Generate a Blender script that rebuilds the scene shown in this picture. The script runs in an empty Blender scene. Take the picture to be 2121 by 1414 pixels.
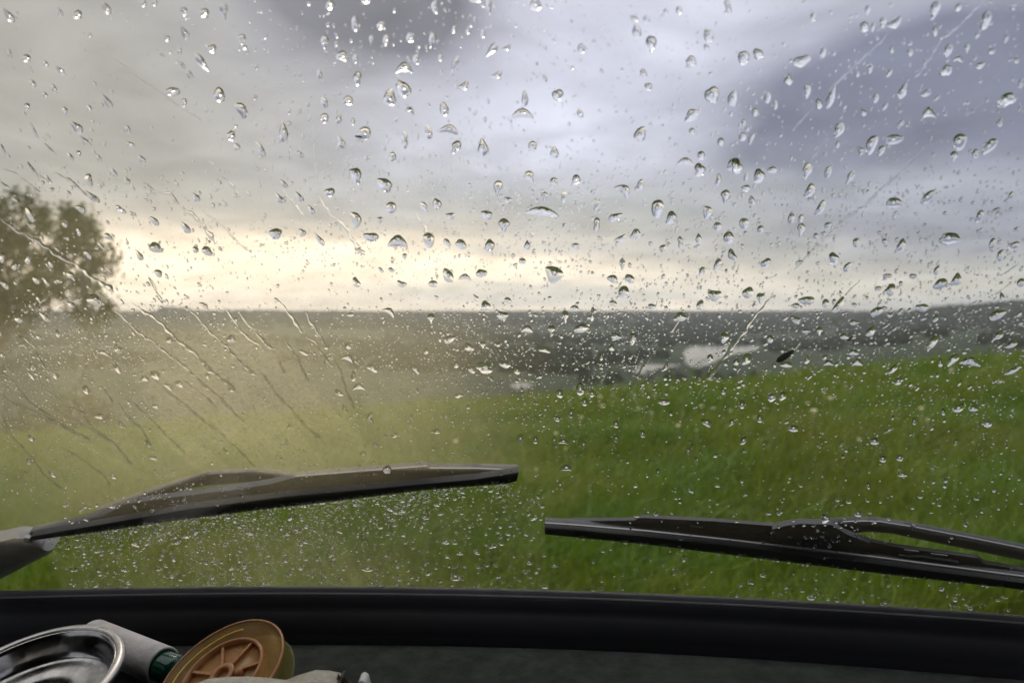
import bpy, bmesh, math, random
import numpy as np
from mathutils import Vector, Matrix, noise as mnoise

S = bpy.context.scene
COL = S.collection
rng = np.random.default_rng(7)
random.seed(7)

# ------------------------------------------------------------------ camera
CAM_Z = 1.5
PITCH = math.radians(2.308)
F = 1414.0                      # focal length in photograph pixels (24 mm)
cam_d = bpy.data.cameras.new('camera')
cam_d.lens = 24.0; cam_d.sensor_width = 36.0
cam_d.clip_start = 0.02; cam_d.clip_end = 60000
cam_d.dof.use_dof = True; cam_d.dof.focus_distance = 0.47; cam_d.dof.aperture_fstop = 6.8
cam = bpy.data.objects.new('camera', cam_d); COL.objects.link(cam)
cam.location = (0, 0, CAM_Z); cam.rotation_euler = (math.pi/2 - PITCH, 0, 0)
S.camera = cam
S.view_settings.view_transform = 'Standard'; S.view_settings.look = 'None'
S.view_settings.exposure = 0.42; S.view_settings.gamma = 1.0
S.cycles.max_bounces = 14; S.cycles.transmission_bounces = 12
S.cycles.transparent_max_bounces = 24; S.cycles.diffuse_bounces = 3
S.cycles.glossy_bounces = 4; S.cycles.volume_bounces = 1
S.cycles.sample_clamp_indirect = 6.0
S.cycles.caustics_reflective = False; S.cycles.caustics_refractive = True
S.cycles.use_denoising = True

# ------------------------------------------------------------------ sky
SUN_AZ = math.atan((640-1060)/F); SUN_EL = math.radians(41)
world = bpy.data.worlds.new('World'); S.world = world; world.use_nodes = True

class NT:
    def __init__(s, nt): s.nt = nt
    def n(s, typ, **kw):
        nd = s.nt.nodes.new(typ)
        for k, v in kw.items(): setattr(nd, k, v)
        return nd
    def put(s, sock, v):
        if isinstance(v, bpy.types.NodeSocket): s.nt.links.new(v, sock)
        elif v is not None:
            if hasattr(sock.default_value, '__len__') and not hasattr(v, '__len__'): v = (v,)*len(sock.default_value)
            if hasattr(v, '__len__') and len(sock.default_value) == 4 and len(v) == 3: v = (*v, 1)
            sock.default_value = v
    def m(s, op, a, b=None, c=None, clamp=False):
        nd = s.n('ShaderNodeMath', operation=op, use_clamp=clamp)
        s.put(nd.inputs[0], a)
        if b is not None: s.put(nd.inputs[1], b)
        if c is not None: s.put(nd.inputs[2], c)
        return nd.outputs[0]
    def mix(s, f, a, b):
        nd = s.n('ShaderNodeMix', data_type='RGBA')
        s.put(nd.inputs[0], f); s.put(nd.inputs[6], a); s.put(nd.inputs[7], b)
        return nd.outputs[2]
    def noise(s, vec, scale, detail=4, rough=.55, dist=0):
        nd = s.n('ShaderNodeTexNoise')
        if vec is not None: s.put(nd.inputs['Vector'], vec)
        s.put(nd.inputs['Scale'], scale); s.put(nd.inputs['Detail'], detail)
        s.put(nd.inputs['Roughness'], rough); s.put(nd.inputs['Distortion'], dist)
        return nd.outputs[0]
    def ramp(s, f, stops, interp='LINEAR'):
        nd = s.n('ShaderNodeValToRGB'); cr = nd.color_ramp; cr.interpolation = interp
        while len(cr.elements) < len(stops): cr.elements.new(.5)
        for e, (p, c) in zip(cr.elements, stops):
            e.position = p; e.color = (*c, 1) if len(c) == 3 else c
        s.put(nd.inputs[0], f); return nd.outputs[0]
    def mapr(s, v, a, b, c=0., d=1.):
        nd = s.n('ShaderNodeMapRange'); s.put(nd.inputs[0], v)
        for i, q in enumerate((a, b, c, d)): nd.inputs[i+1].default_value = q
        return nd.outputs[0]
    def scalevec(s, v, k):
        nd = s.n('ShaderNodeVectorMath', operation='MULTIPLY'); s.put(nd.inputs[0], v); s.put(nd.inputs[1], k)
        return nd.outputs[0]

def build_world():
    t = NT(world.node_tree); world.node_tree.nodes.clear()
    out = t.n('ShaderNodeOutputWorld'); bg = t.n('ShaderNodeBackground')
    bg.inputs['Strength'].default_value = 0.1
    sky = t.n('ShaderNodeTexSky', sky_type='NISHITA'); sky.sun_disc = False
    sky.sun_elevation = SUN_EL; sky.sun_rotation = SUN_AZ
    sky.air_density = 1.4; sky.dust_density = 1.0
    tc = t.n('ShaderNodeTexCoord'); sp = t.n('ShaderNodeSeparateXYZ')
    t.put(sp.inputs[0], tc.outputs['Generated'])
    x, y, z = sp.outputs
    az0 = t.m('ARCTAN2', x, y); el0 = t.m('ARCSINE', z)
    # a cloud deck seen in perspective: wobble the cloud edges with noise on a plane overhead
    zz = t.m('ADD', t.m('MAXIMUM', z, 0.0), 0.16)
    cb = t.n('ShaderNodeCombineXYZ'); t.put(cb.inputs[0], t.m('DIVIDE', x, zz)); t.put(cb.inputs[1], t.m('DIVIDE', y, zz))
    cb.inputs[2].default_value = 3.1
    n1 = t.noise(cb.outputs[0], 1.1, 5, .5, .3); n2 = t.noise(t.scalevec(cb.outputs[0], (1, 1, 4)), 1.7, 5, .5, .2)
    n3 = t.noise(cb.outputs[0], 2.6, 6, .55, .5)
    az = t.m('ADD', az0, t.m('MULTIPLY', t.m('SUBTRACT', n1, .5), .30))
    el = t.m('ADD', el0, t.m('MULTIPLY', t.m('SUBTRACT', n2, .5), .10))
    eln = t.m('ADD', el0, t.m('MULTIPLY', t.m('SUBTRACT', n2, .5), .035))
    def g(px, py, wx, wy, k, fine=False):
        ca = math.atan((px-1060)/F); ce = math.atan((650-py)/F*math.cos(ca))
        a = t.m('DIVIDE', t.m('SUBTRACT', az, ca), wx/F); e = t.m('DIVIDE', t.m('SUBTRACT', eln if fine else el, ce), wy/F)
        q = t.m('ADD', t.m('MULTIPLY', a, a), t.m('MULTIPLY', e, e))
        return t.m('MINIMUM', t.m('MULTIPLY', t.m('EXPONENT', t.m('MULTIPLY', q, -.5)), k), 1.0)
    col = t.ramp(t.mapr(el0, 0, math.pi/2), [(0, (.42, .43, .45)), (.20, (.45, .46, .56)), (.32, (.56, .58, .66)), (.50, (1.05, 1.08, 1.16)), (1, (1.6, 1.63, 1.72))])
    feats = FEATS
    for f in feats:
        px, py, wx, wy, c, k = f[:6]
        col = t.mix(g(px, py, wx, wy, k, len(f) > 6), col, c)
    shade = t.mapr(n3, .3, .7, .80, 1.14)
    cc = t.n('ShaderNodeCombineXYZ')
    for i in range(3): t.put(cc.inputs[i], shade)
    nd = t.n('ShaderNodeVectorMath', operation='MULTIPLY'); t.put(nd.inputs[0], col); t.put(nd.inputs[1], cc.outputs[0])
    cloud = t.scalevec(nd.outputs[0], (10, 10, 10))
    t.put(bg.inputs['Color'], t.mix(.985, sky.outputs[0], cloud))
    t.put(out.inputs['Surface'], bg.outputs[0])

FEATS = [  # where each cloud mass stands in the sky: px, py, half widths, colour, cover
    (-150, 220, 800, 520, (.385, .368, .328), .95),
    (1180, 165, 300, 170, (.64, .65, .77), 1.5),
    (1640, 40, 200, 70, (.58, .59, .70), .6),
    (760, -20, 170, 95, (.19, .19, .23), 1.9),
    (1960, 235, 225, 105, (.19, .20, .275), 2.3),
    (1900, 500, 420, 60, (.25, .27, .35), .9),
    (1950, 390, 240, 30, (.44, .46, .53), .7, 1),
    (1150, 470, 330, 80, (.36, .38, .375), .75),
    (2050, 590, 420, 26, (.56, .54, .47), .85, 1),
    (1500, 560, 300, 40, (.46, .46, .42), .6, 1),
    (560, 620, 560, 115, (.58, .51, .41), .8),
    (590, 645, 370, 63, (1.22, 1.01, .77), 10.0, 1),
    (1150, 608, 330, 24, (.74, .69, .60), 1.3, 1),
    (1180, 515, 240, 8, (.60, .58, .54), .6, 1),
]
build_world()

sd = bpy.data.lights.new('sun', 'SUN'); sd.energy = 0.55; sd.angle = math.radians(15); sd.color = (1, .88, .72)
sun = bpy.data.objects.new('sun', sd); COL.objects.link(sun)
sdir = Vector((math.sin(SUN_AZ)*math.cos(SUN_EL), math.cos(SUN_AZ)*math.cos(SUN_EL), math.sin(SUN_EL)))
sun.rotation_euler = sdir.to_track_quat('Z', 'Y').to_euler()

# ------------------------------------------------------------------ helpers
def mat(name, base=(.5, .5, .5), rough=.5, metal=0., bump=0., bscale=200., var=0., vscale=20., spec=.5, build=None):
    m = bpy.data.materials.new(name); m.use_nodes = True
    t = NT(m.node_tree); b = m.node_tree.nodes['Principled BSDF']
    b.inputs['Roughness'].default_value = rough; b.inputs['Metallic'].default_value = metal
    b.inputs['Specular IOR Level'].default_value = spec
    tc = t.n('ShaderNodeTexCoord').outputs['Object']
    if var > 0:
        n = t.noise(tc, vscale, 6, .6)
        lo = tuple(c*(1-var) for c in base); hi = tuple(min(1, c*(1+var)) for c in base)
        t.put(b.inputs['Base Color'], t.mix(t.mapr(n, .3, .7), lo, hi))
        t.put(b.inputs['Roughness'], t.mapr(t.noise(tc, vscale*2.3, 5), .3, .7, max(0, rough-.1), min(1, rough+.1)))
    else: b.inputs['Base Color'].default_value = (*base, 1)
    if bump > 0:
        bp = t.n('ShaderNodeBump'); bp.inputs['Strength'].default_value = bump; bp.inputs['Distance'].default_value = 1/bscale*.3
        t.put(bp.inputs['Height'], t.noise(tc, bscale, 4)); t.put(b.inputs['Normal'], bp.outputs[0])
    if build: build(t, b, tc)
    return m

ORG = {}
def mesh_obj(name, verts, faces, m=None, parent=None, smooth=True, loc=None):
    """vertices come in world space; a part shares the origin of the thing it belongs to"""
    me = bpy.data.meshes.new(name)
    org = ORG[parent.name] if parent else Vector(loc) if loc is not None else Vector((0, 0, 0))
    v = np.asarray([tuple(p) for p in verts] if not isinstance(verts, np.ndarray) else verts, dtype=np.float64) - np.array(org)
    if isinstance(faces, np.ndarray):
        k = faces.shape[1]; nf = len(faces)
        me.vertices.add(len(v)); me.vertices.foreach_set('co', v.astype(np.float32).ravel())
        me.loops.add(nf*k); me.loops.foreach_set('vertex_index', faces.astype(np.int32).ravel())
        me.polygons.add(nf); me.polygons.foreach_set('loop_start', np.arange(0, nf*k, k, dtype=np.int32))
        me.update(calc_edges=True)
    else:
        me.from_pydata([tuple(p) for p in v], [], faces)
        if parent:
            bm = bmesh.new(); bm.from_mesh(me); bmesh.ops.recalc_face_normals(bm, faces=bm.faces); bm.to_mesh(me); bm.free()
        me.update()
    me.polygons.foreach_set('use_smooth', np.full(len(me.polygons), smooth, dtype=bool))
    if m: me.materials.append(m)
    o = bpy.data.objects.new(name, me); COL.objects.link(o)
    if parent: o.parent = parent
    else: o.location = org
    ORG[o.name] = org
    return o
def tag(o, label=None, cat=None, group=None, kind=None):
    for k, v in (('label', label), ('category', cat), ('group', group), ('kind', kind)):
        if v: o[k] = v
    return o
def empty(name, loc, label, cat, group=None):
    o = bpy.data.objects.new(name, None); COL.objects.link(o); o.location = loc; o.empty_display_size = .05; ORG[o.name] = Vector(loc)
    return tag(o, label, cat, group)
def sharp(o, deg=40):
    o.data.set_sharp_from_angle(angle=math.radians(deg)); return o
def grid_faces(nu, nv, wrap=False):
    f = []
    for i in range(nu-1):
        for j in range(nv if wrap else nv-1):
            k = (j+1) % nv
            f.append((i*nv+j, i*nv+k, (i+1)*nv+k, (i+1)*nv+j))
    return f
def tube(path, radii, seg=10, cap=True):
    P = [Vector(p) for p in path]; V = []; Fc = []
    up = None
    for i, p in enumerate(P):
        d = (P[min(i+1, len(P)-1)] - P[max(i-1, 0)]).normalized()
        if up is None: up = d.orthogonal().normalized()
        a = (up - d*up.dot(d)).normalized(); b = d.cross(a); up = a
        for j in range(seg):
            th = 2*math.pi*j/seg
            V.append(p + (a*math.cos(th)+b*math.sin(th))*radii[i])
    Fc = grid_faces(len(P), seg, True)
    if cap:
        Fc.append(tuple(range(seg))[::-1]); Fc.append(tuple(range((len(P)-1)*seg, len(P)*seg)))
    return V, Fc
def lathe(profile, seg=64, closed=False):
    V = []; n = len(profile)
    for r, h in profile:
        for j in range(seg):
            th = 2*math.pi*j/seg; V.append((r*math.cos(th), r*math.sin(th), h))
    Fc = grid_faces(n, seg, True)
    if closed:
        for j in range(seg):
            k = (j+1) % seg; Fc.append(((n-1)*seg+j, (n-1)*seg+k, k, j))
    return V, Fc
def join(parts):
    V = []; Fc = []
    for v, f in parts:
        o = len(V); V += [tuple(p) for p in v]; Fc += [tuple(i+o for i in q) for q in f]
    return V, Fc
def frame_mat(c, n, xdir):
    n = Vector(n).normalized(); x = Vector(xdir); x = (x - n*x.dot(n)).normalized(); y = n.cross(x)
    M = Matrix((x, y, n)).transposed().to_4x4(); M.translation = Vector(c); return M
def xf(M, V): return [tuple(M @ Vector(v)) for v in V]

# ---- geometry of the place: rays through the driver's eye point are only used to measure where things stand
def ray(px, py):
    px = np.asarray(px, float); py = np.asarray(py, float)
    u = (px-1060.5)/F; v = (707-py)/F
    c, s = math.cos(PITCH), math.sin(PITCH)
    return np.stack([u, c + v*s + 0*u, -s + v*c + 0*u], -1)
BETA = math.radians(58); SB, CB = math.sin(BETA), math.cos(BETA)
GY, GZ, GX0, GC = .551, -.226, -.18, .173     # windscreen: foot distance, height, centre line, bow
def hit(px, py, n=0.0):
    d = ray(px, py)
    A = GC*SB*d[..., 0]**2
    B = -2*GC*SB*GX0*d[..., 0] + d[..., 1]*SB + d[..., 2]*CB
    C = GC*SB*GX0**2 - GY*SB - GZ*CB - n
    s = 2*(-C)/(B + np.sqrt(np.maximum(B*B - 4*A*C, 0)))
    return d*s[..., None] + np.array([0, 0, CAM_Z])
def gnormal(x):
    dn = np.stack([2*GC*(x-GX0)*SB, np.full_like(x, SB), np.full_like(x, CB)], -1)
    return dn/np.linalg.norm(dn, axis=-1, keepdims=True)
def at_plane(px, py, z):          # a point on a level plane z (world)
    d = ray(px, py); s = (z-CAM_Z)/d[..., 2]
    return d*s[..., None] + np.array([0, 0, CAM_Z])
def at_y(px, py, Y):
    d = ray(px, py); return Vector(tuple(d*(Y/d[1]))) + Vector((0, 0, CAM_Z))
DROPS = """
18 32 38 15 52 t
124 25 22 10 65 t
162 31 19 17 90 r
221 18 28 13 55 b
298 8 16 10 80
321 6 14 10
381 24 18 14 60 b
424 28 20 20
464 24 40 18 80 m
382 68 32 15 60 t
347 81 12 10
501 82 22 18 90 m
507 99 13 10 30 b
372 105 16 10 90 t
440 102 20 16 75 p
419 131 46 18 52 u
378 135 22 6 55
393 155 24 10 60 b
20 112 20 8 75
56 121 18 15 45
95 134 16 10 60
125 146 28 11 40 t
112 184 20 10 60
68 174 17 12 50
94 198 16 9 50
222 210 38 14 55 t
358 190 30 18 0 b
455 197 32 22 80 b
500 228 36 20 62 b
382 213 18 11 90
158 263 36 18 40 t
185 225 16 10 50
176 292 34 11 40 t
56 221 15 13
134 230 16 12
70 270 40 6 62
5 310 26 9 65
104 310 38 6 45
146 326 20 10 55
163 318 12 10
205 328 18 8 50
293 329 24 12 45 t
270 299 20 9 20
479 282 22 18 50 p
491 305 15 13
265 268 18 9 60
683 8 28 22 80 t
759 2 22 14 0
735 50 30 15 85 b
788 53 18 16
672 88 28 19 90 m
709 117 28 20 35 p
736 122 18 11 85
800 83 21 15
769 84 22 10 90 m
849 79 20 15 60 p
894 84 34 18 100 m
900 14 30 14 90 b
1012 14 34 14 80 u
985 1 26 10 0
862 123 20 14 85 p
837 143 36 22 0 a
835 184 40 26 60 p
740 163 28 17 95 p
808 203 34 26 75 b
721 209 22 19 20 b
672 213 24 14 70
672 245 20 18 100 b
702 246 24 13 100 t
731 252 14 9
662 155 22 10 75
587 272 44 21 84 t
706 294 30 16 65 t
755 276 28 26
838 290 36 15 85 d
540 311 38 13 60 b
622 320 20 9 40
813 325 20 15
1000 305 38 24 85 t
944 306 30 22 120 m
887 275 28 16 80 b
930 270 42 18 10 a
960 178 26 16 150 a
920 227 30 17 80 b
849 230 20 13 20 a
942 132 36 14 115 u
1018 105 36 18 130 u
969 65 14 10
1000 70 18 10
940 61 19 10 100
912 120 14 10
1049 100 22 10 150 a
1029 155 30 12 150 a
1109 8 30 27 90 t
1508 14 32 15 80 d
1319 66 28 19 85 b
1349 92 36 25 88 u
1313 39 18 14 40 t
1339 41 17 14
1379 24 16 10 110
1406 22 18 12
1468 75 26 20
1463 98 14 9 60
1540 120 30 23 100 b
1570 112 24 20 60 b
1432 127 23 20 90 p
1204 101 22 15
1475 197 34 30 60 p
1518 205 34 19 95 b
1590 203 24 13 100
1431 241 34 26 140 u
1087 203 36 15 88 t
1155 197 24 23 90 p
1082 238 46 22 0 a
1202 235 22 13 80 b
1326 279 32 24 95 p
1148 315 28 19 90 t
1103 303 22 17
1564 233 17 13
1433 272 14 12
1493 294 17 15
1538 284 18 15
1556 288 26 9 115 b
1452 322 18 16
1333 152 20 12 60
1343 180 18 14 80 p
1126 160 22 13 60 b
1540 257 20 11 100 m
1520 342 30 26 90 p
1420 336 34 16 5 a
1937 18 32 20 112 b
1985 16 18 12 120
2042 42 40 20 108 b
1790 56 22 18
1808 57 20 8 105
1829 45 20 14 100
1852 48 40 16 150 a
1684 35 20 11 105
1797 21 22 10 100
1937 66 20 11 95
2025 73 16 8 120
2085 79 23 8 112
1964 105 30 15 112 b
2003 101 20 12 95 m
1985 124 20 13 10 a
1959 147 28 20 140 p
2032 135 23 13 150 t
2054 107 16 10 160
2105 126 12 11
1660 127 38 22 155 p
1705 110 22 12 105 b
1633 165 24 19 100 t
1672 189 28 15 100 p
1722 200 52 18 108 t
1871 187 38 19 115 t
1802 142 22 10 98
1842 152 20 8 125
1885 109 16 12
1847 104 14 9
1776 154 12 9
1919 193 25 12 145 b
1941 203 20 6 140
1814 204 21 11 105
1833 221 19 8 125
1924 236 28 22 0 a
2085 207 40 26 155 p
2072 253 20 13 115 t
2115 173 22 10 110
1696 216 20 15 80 b
1737 271 36 22 115 u
1805 300 42 22 110 b
1852 289 38 20 168 b
1825 312 24 13 125 b
1782 313 20 13 70 a
1735 300 14 9 105
1988 294 38 26 108 b
2050 303 44 18 132 b
2020 319 18 15 90 p
1976 324 22 17 100 m
1867 255 14 10 150
1788 233 16 12 60 t
1606 218 19 10
10 385 26 8 32 b
67 352 40 9 55 b
100 372 24 7 50 b
184 373 27 16 75 b
235 356 26 10 58 t
262 374 19 12 60 t
190 407 44 14 40 t
155 383 22 7 52
107 393 12 8 150
142 400 13 8 40
167 433 24 12 32 b
250 434 26 11 35 d
62 445 34 13 62 b
405 408 22 14 50 t
320 458 24 12 42 b
384 471 30 16 52 t
250 434 12 8 40
226 492 26 13 35 u
163 480 20 10 70 d
134 465 14 10 50
210 510 24 6 45
322 513 28 22 35 p
288 528 28 13 55 t
405 517 16 12 70 b
429 520 24 18 40 p
182 527 24 13 52 d
57 535 26 15 75 t
105 547 18 9 62
4 533 24 13 80
30 551 18 14
148 572 26 15 55 m
328 566 20 14 38 b
75 580 20 12 50
96 584 20 8 60
122 582 15 9 20
315 590 36 4 62 b
196 622 37 21 28 b
146 630 20 14 45 t
91 655 28 14 42 t
422 632 20 9 30 b
38 661 20 13 40
10 590 24 11 50 b
79 618 15 8 62
737 363 32 26 75 p
797 383 34 26 55 p
683 398 22 18 0 b
737 455 34 21 78 b
810 430 24 22
769 491 30 20 8 p
824 502 42 24 5 a
888 497 34 22 82 b
905 423 24 17 80 p
1008 445 26 18 10 b
1044 467 30 25 90 m
934 447 17 14 0 b
955 506 26 18 40 p
926 502 18 12 45 p
1014 508 24 20 95 p
661 495 36 12 52 t
571 484 28 22 20 p
626 481 18 15 60 t
645 435 22 10 52 b
580 412 26 12 42 b
588 381 22 9 45
620 408 28 10 48 b
787 455 14 12 0
738 585 24 14 55 b
832 588 22 12 25 b
897 588 20 14 0 b
928 571 34 19 62 b
963 575 26 13 5 a
997 566 24 17 0 p
879 430 28 14 60 m
1031 390 34 20 100 m
1052 415 18 14 20 b
789 559 14 7 45
810 559 14 8 20
838 530 11 10
985 616 18 10 55 t
1006 634 24 18 90 p
806 646 28 13 35 a
1040 653 24 17 10 b
893 660 22 17 90 m
726 652 14 8 0
1052 622 16 12 40
1124 440 72 19 8 a
1097 367 28 22 60 m
1149 378 22 18 60 m
1193 372 20 18 90 p
1128 408 22 15 90 m
1168 408 26 14 92 d
1291 395 36 20 42 a
1236 427 30 13 108 u
1275 450 32 16 165 b
1236 465 30 15 92 d
1362 432 40 25 94 b
1390 451 28 20 112 b
1327 383 23 14 105 b
1449 352 26 24 90 p
1526 345 32 24 90 p
1488 373 24 11 100 b
1545 367 20 8 105
1572 365 30 24 90 b
1502 408 31 20 95 u
1545 390 18 15 0 p
1465 439 26 19 88 b
1486 469 18 17
1541 463 23 20
1575 475 17 13 100
1447 493 20 15 90 t
1509 492 25 22
1557 415 22 15 80 t
1317 485 24 18 112 p
1286 494 26 12 152 b
1092 507 19 15 90 t
1147 568 38 34 70 b
1192 509 15 12 0
1082 541 16 13 0
1289 548 24 14 90 m
1373 515 18 13 100 b
1409 502 25 12 88 d
1269 578 23 16 35 b
1305 577 23 15 42 b
1292 604 25 22
1480 611 30 22 5 b
1453 562 22 12 118 u
1486 547 26 14 115 b
1517 529 28 15 58 b
1549 606 27 20 130 b
1575 618 24 17 90 m
1450 632 22 15 105 b
1410 656 24 18 0 p
1350 635 17 12 20
1270 628 17 12 20
1190 638 18 12 0 b
1171 656 28 14 88 m
1227 650 30 9 94 d
1204 680 30 18 165 b
1092 683 25 15 5 a
1142 684 22 17 90 m
1586 545 24 17 140 b
1599 352 20 14 0 b
1671 356 36 22 105 m
1715 357 28 14 115 b
1760 369 34 15 120 m
1677 395 34 17 122 b
1699 431 35 15 122 b
1852 420 33 22 0 b
1922 409 40 18 138 b
1639 450 28 16 100 t
1658 454 21 10 108
1659 476 30 18 100 m
1715 467 17 13 140 b
1690 489 13 10 90
1773 502 19 14 100 p
1866 509 32 15 122 b
1967 494 46 23 176 p
2029 448 28 14 118 b
2063 436 23 9 152 b
2094 405 18 10 120
2055 504 25 12 110 b
2101 509 24 15 150 b
2072 529 25 14 108 b
1727 535 25 20 90 p
1755 553 23 13 128 b
1832 500 13 10
1948 588 34 19 148 b
1980 580 31 18 122 b
1845 600 28 18 115 b
1940 560 20 11 108 b
1891 572 17 11 0 b
1838 571 20 9 0
1671 622 34 17 0 b
1647 633 20 13 0 t
1710 628 19 14 100
1737 632 38 16 125 b
1816 645 32 16 150 b
1910 637 26 17 0 p
2066 652 40 17 156 b
2075 616 20 11 92 b
1649 664 18 14 0 p
1770 668 21 14 0 m
1865 645 16 8 120
1938 660 16 10 120
2115 585 20 16 140
2111 651 15 8 130
1819 597 16 9 0
119 690 22 9 62 b
80 698 16 8 45
244 723 22 13 55 b
213 731 24 9 15 a
67 758 20 14 60 t
113 776 28 12 42 t
65 778 26 8 48 t
322 777 24 17 40 b
299 786 24 13 0 a
349 801 23 10 38 a
372 795 20 12 42 b
179 807 22 14 60 b
243 763 24 12 52 b
118 690 12 6 40
208 862 28 11 5 p
250 878 17 8 62 b
307 918 20 9 50 t
65 907 22 9 35 b
60 955 17 10 35
108 981 22 8 42 t
233 984 22 9 42 t
352 705 18 13 30 p
480 702 21 17 0 p
430 780 16 10 70 m
318 948 22 7 15 b
323 841 18 9 15
5 735 16 8 42
721 717 16 11 50 b
720 742 24 14 20 a
629 730 22 9 32 b
771 762 26 13 35 b
732 777 25 12 90 t
743 802 27 13 0 a
702 813 21 11 30 b
714 846 19 8 62
765 865 23 8 52 b
931 703 25 15 165 p
971 719 25 14 30 p
1000 714 15 14 90 m
883 727 14 10 100
1005 761 37 24 0 p
1046 755 24 14 15 p
977 765 17 14 40 p
945 755 15 11
861 765 22 9 48 b
951 819 18 12 0 m
905 893 15 10 0
778 920 16 8 20
752 938 14 8 0
817 901 16 9 160
802 972 20 17 90 b
1277 697 24 17 10 m
1311 701 28 13 105 b
1267 720 15 12
1128 725 28 10 10 b
1246 738 18 8 95 t
1071 768 17 13 50
1202 806 26 17 90 b
1159 815 18 14 60 b
1226 815 15 11
1211 832 17 12
1183 856 18 13
1154 867 16 11 20
1375 832 27 12 5 b
1500 700 25 20 110 u
1546 744 27 17 122 b
1471 741 15 13
1525 750 15 11 110
1379 759 19 8 110 b
1464 875 25 14 22 b
1574 867 16 13
1516 874 17 10 140
1537 838 18 11
1498 810 14 9
1276 878 16 12 70
1331 898 17 12 60
1276 908 15 11
1078 909 21 14
1109 911 15 11
1167 915 24 10 5 a
1209 921 18 10
1148 912 18 9 95
1540 912 19 12 130 b
1173 970 30 12 0 a
1426 934 15 9
1444 953 16 10
1363 978 16 10
1671 686 17 11 0 m
1697 686 19 15 90 m
1749 697 18 13 0
1803 687 26 15 138 b
1931 709 33 17 128 b
2066 697 34 15 140 m
2096 713 27 13 150 b
1595 702 17 14
1767 730 23 13 0 b
1776 752 24 14 0 a
1716 753 22 10 0 a
1629 755 27 12 0 b
1672 745 18 11 115 b
1974 745 34 15 140 b
2010 750 46 17 8 a
1850 764 28 11 135 b
2096 768 33 11 155 b
1861 789 20 13 130 b
1948 750 20 11 95 t
1621 820 20 15 120 b
1599 823 21 15 140 b
1986 845 26 15 155 b
2016 846 21 11 0 b
1954 853 14 9
2046 877 20 15 0 b
1644 887 23 14 0 b
1894 872 15 10
1812 914 19 14 0 p
1829 950 14 17
1864 948 13 16
1799 1006 14 9
1870 983 20 9 0
1980 915 16 9 130
1709 1074 20 17 90 b
1778 1064 16 12 0
1842 890 30 5 150 b
281 1127 22 8 20 b
384 1110 18 7 20 b
367 1123 15 7 0
517 1103 19 8 10 b
594 1105 17 7 0
603 1073 17 7 160
342 1170 15 6 35
480 1176 15 7 0
265 1205 22 9 12 b
247 1220 30 10 3 b
355 1193 14 7 10
430 1207 16 7 20
512 1197 20 8 30 b
545 1209 22 10 10 b
833 1037 13 7 0
806 1053 15 8 30
832 1058 18 8 0 b
812 1075 20 7 0 b
880 1070 20 8 20 b
662 1156 14 8 40
689 1167 14 7 30
761 1178 26 9 0 b
708 1200 18 8 30 b
770 1208 20 8 45 b
823 1212 14 11 30
943 1196 18 13 10 b
924 1122 16 9 10
952 1145 18 7 0
622 1220 22 9 0 b
988 1144 14 7 20
1096 1164 13 9 20
856 1217 13 9
1148 1171 24 7 0 b
1681 1237 17 11 0 b
1834 1250 24 11 0 b
"""
# ------------------------------------------------------------------ terrain
KY, AX = .0034, .086
def fbm(x, y, sc, octs=4, seed=0.):
    out = np.zeros(x.shape); a = 1.; xs = x/sc; ys = y/sc
    for o in range(octs):
        f = 2.0**o
        out += a*np.sin(xs*f*1.3+seed+1.7*np.sin(ys*f*.9+seed*2.1+o))*np.cos(ys*f*1.1-seed*1.3+1.3*np.sin(xs*f*.8+o*2.3))
        a *= .5
    return out/2
def terrain(x, y):
    x = np.asarray(x, float); y = np.asarray(y, float)
    r = np.hypot(x, y); yy = np.maximum(y, 0)
    zn = AX*np.clip(x, -400, 400)/(1+np.abs(x)/600) - KY*yy**2/(1+yy/900) + .05*fbm(x, y, 4, 3, 1.2) + .3*fbm(x, y, 25, 3, .4)*np.clip(r/40, 0, 1)
    back = y < 0
    zn = np.where(back, AX*np.clip(x, -400, 400)/(1+np.abs(x)/600) - .0002*y**2 + .05*fbm(x, y, 4, 3, 1.2), zn)
    floor = -77.5 + 1.6*fbm(x, y, 260, 3, 2.) + 6*np.clip((r-1800)/2500, 0, 1)*fbm(x, y, 700, 4, 5.)
    u = x/np.maximum(y, 1)
    # far ridge closing the valley, a long hill shouldering in from the right
    ridge = 80*np.clip((r-2000)/3000, 0, 1)**1.25
    ridge = np.where(r > 5200, 80 - (r-5200)*.012, ridge)
    sm = lambda q: q*q*(3-2*q)
    hr = 86*sm(np.clip((u-.34)/.42, 0, 1))*np.exp(-((r-3300)/900)**2) + 46*sm(np.clip((u-.38)/.3, 0, 1))*np.exp(-((r-1500)/520)**2)
    zf = floor + ridge + np.where(y > 0, hr, 0)
    w = 2.0
    z = np.maximum(zn, zf) + w*np.exp(-np.abs(zn-zf)/w)*.35
    z = np.where(zn-zf > 20, zn, z)
    z = np.where(back, np.maximum(zn, -60), z)
    hole = np.exp(-((x/1.6)**2+((y+.3)/1.8)**2)**2)       # level ground under the car
    return z*(1-hole)
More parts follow.
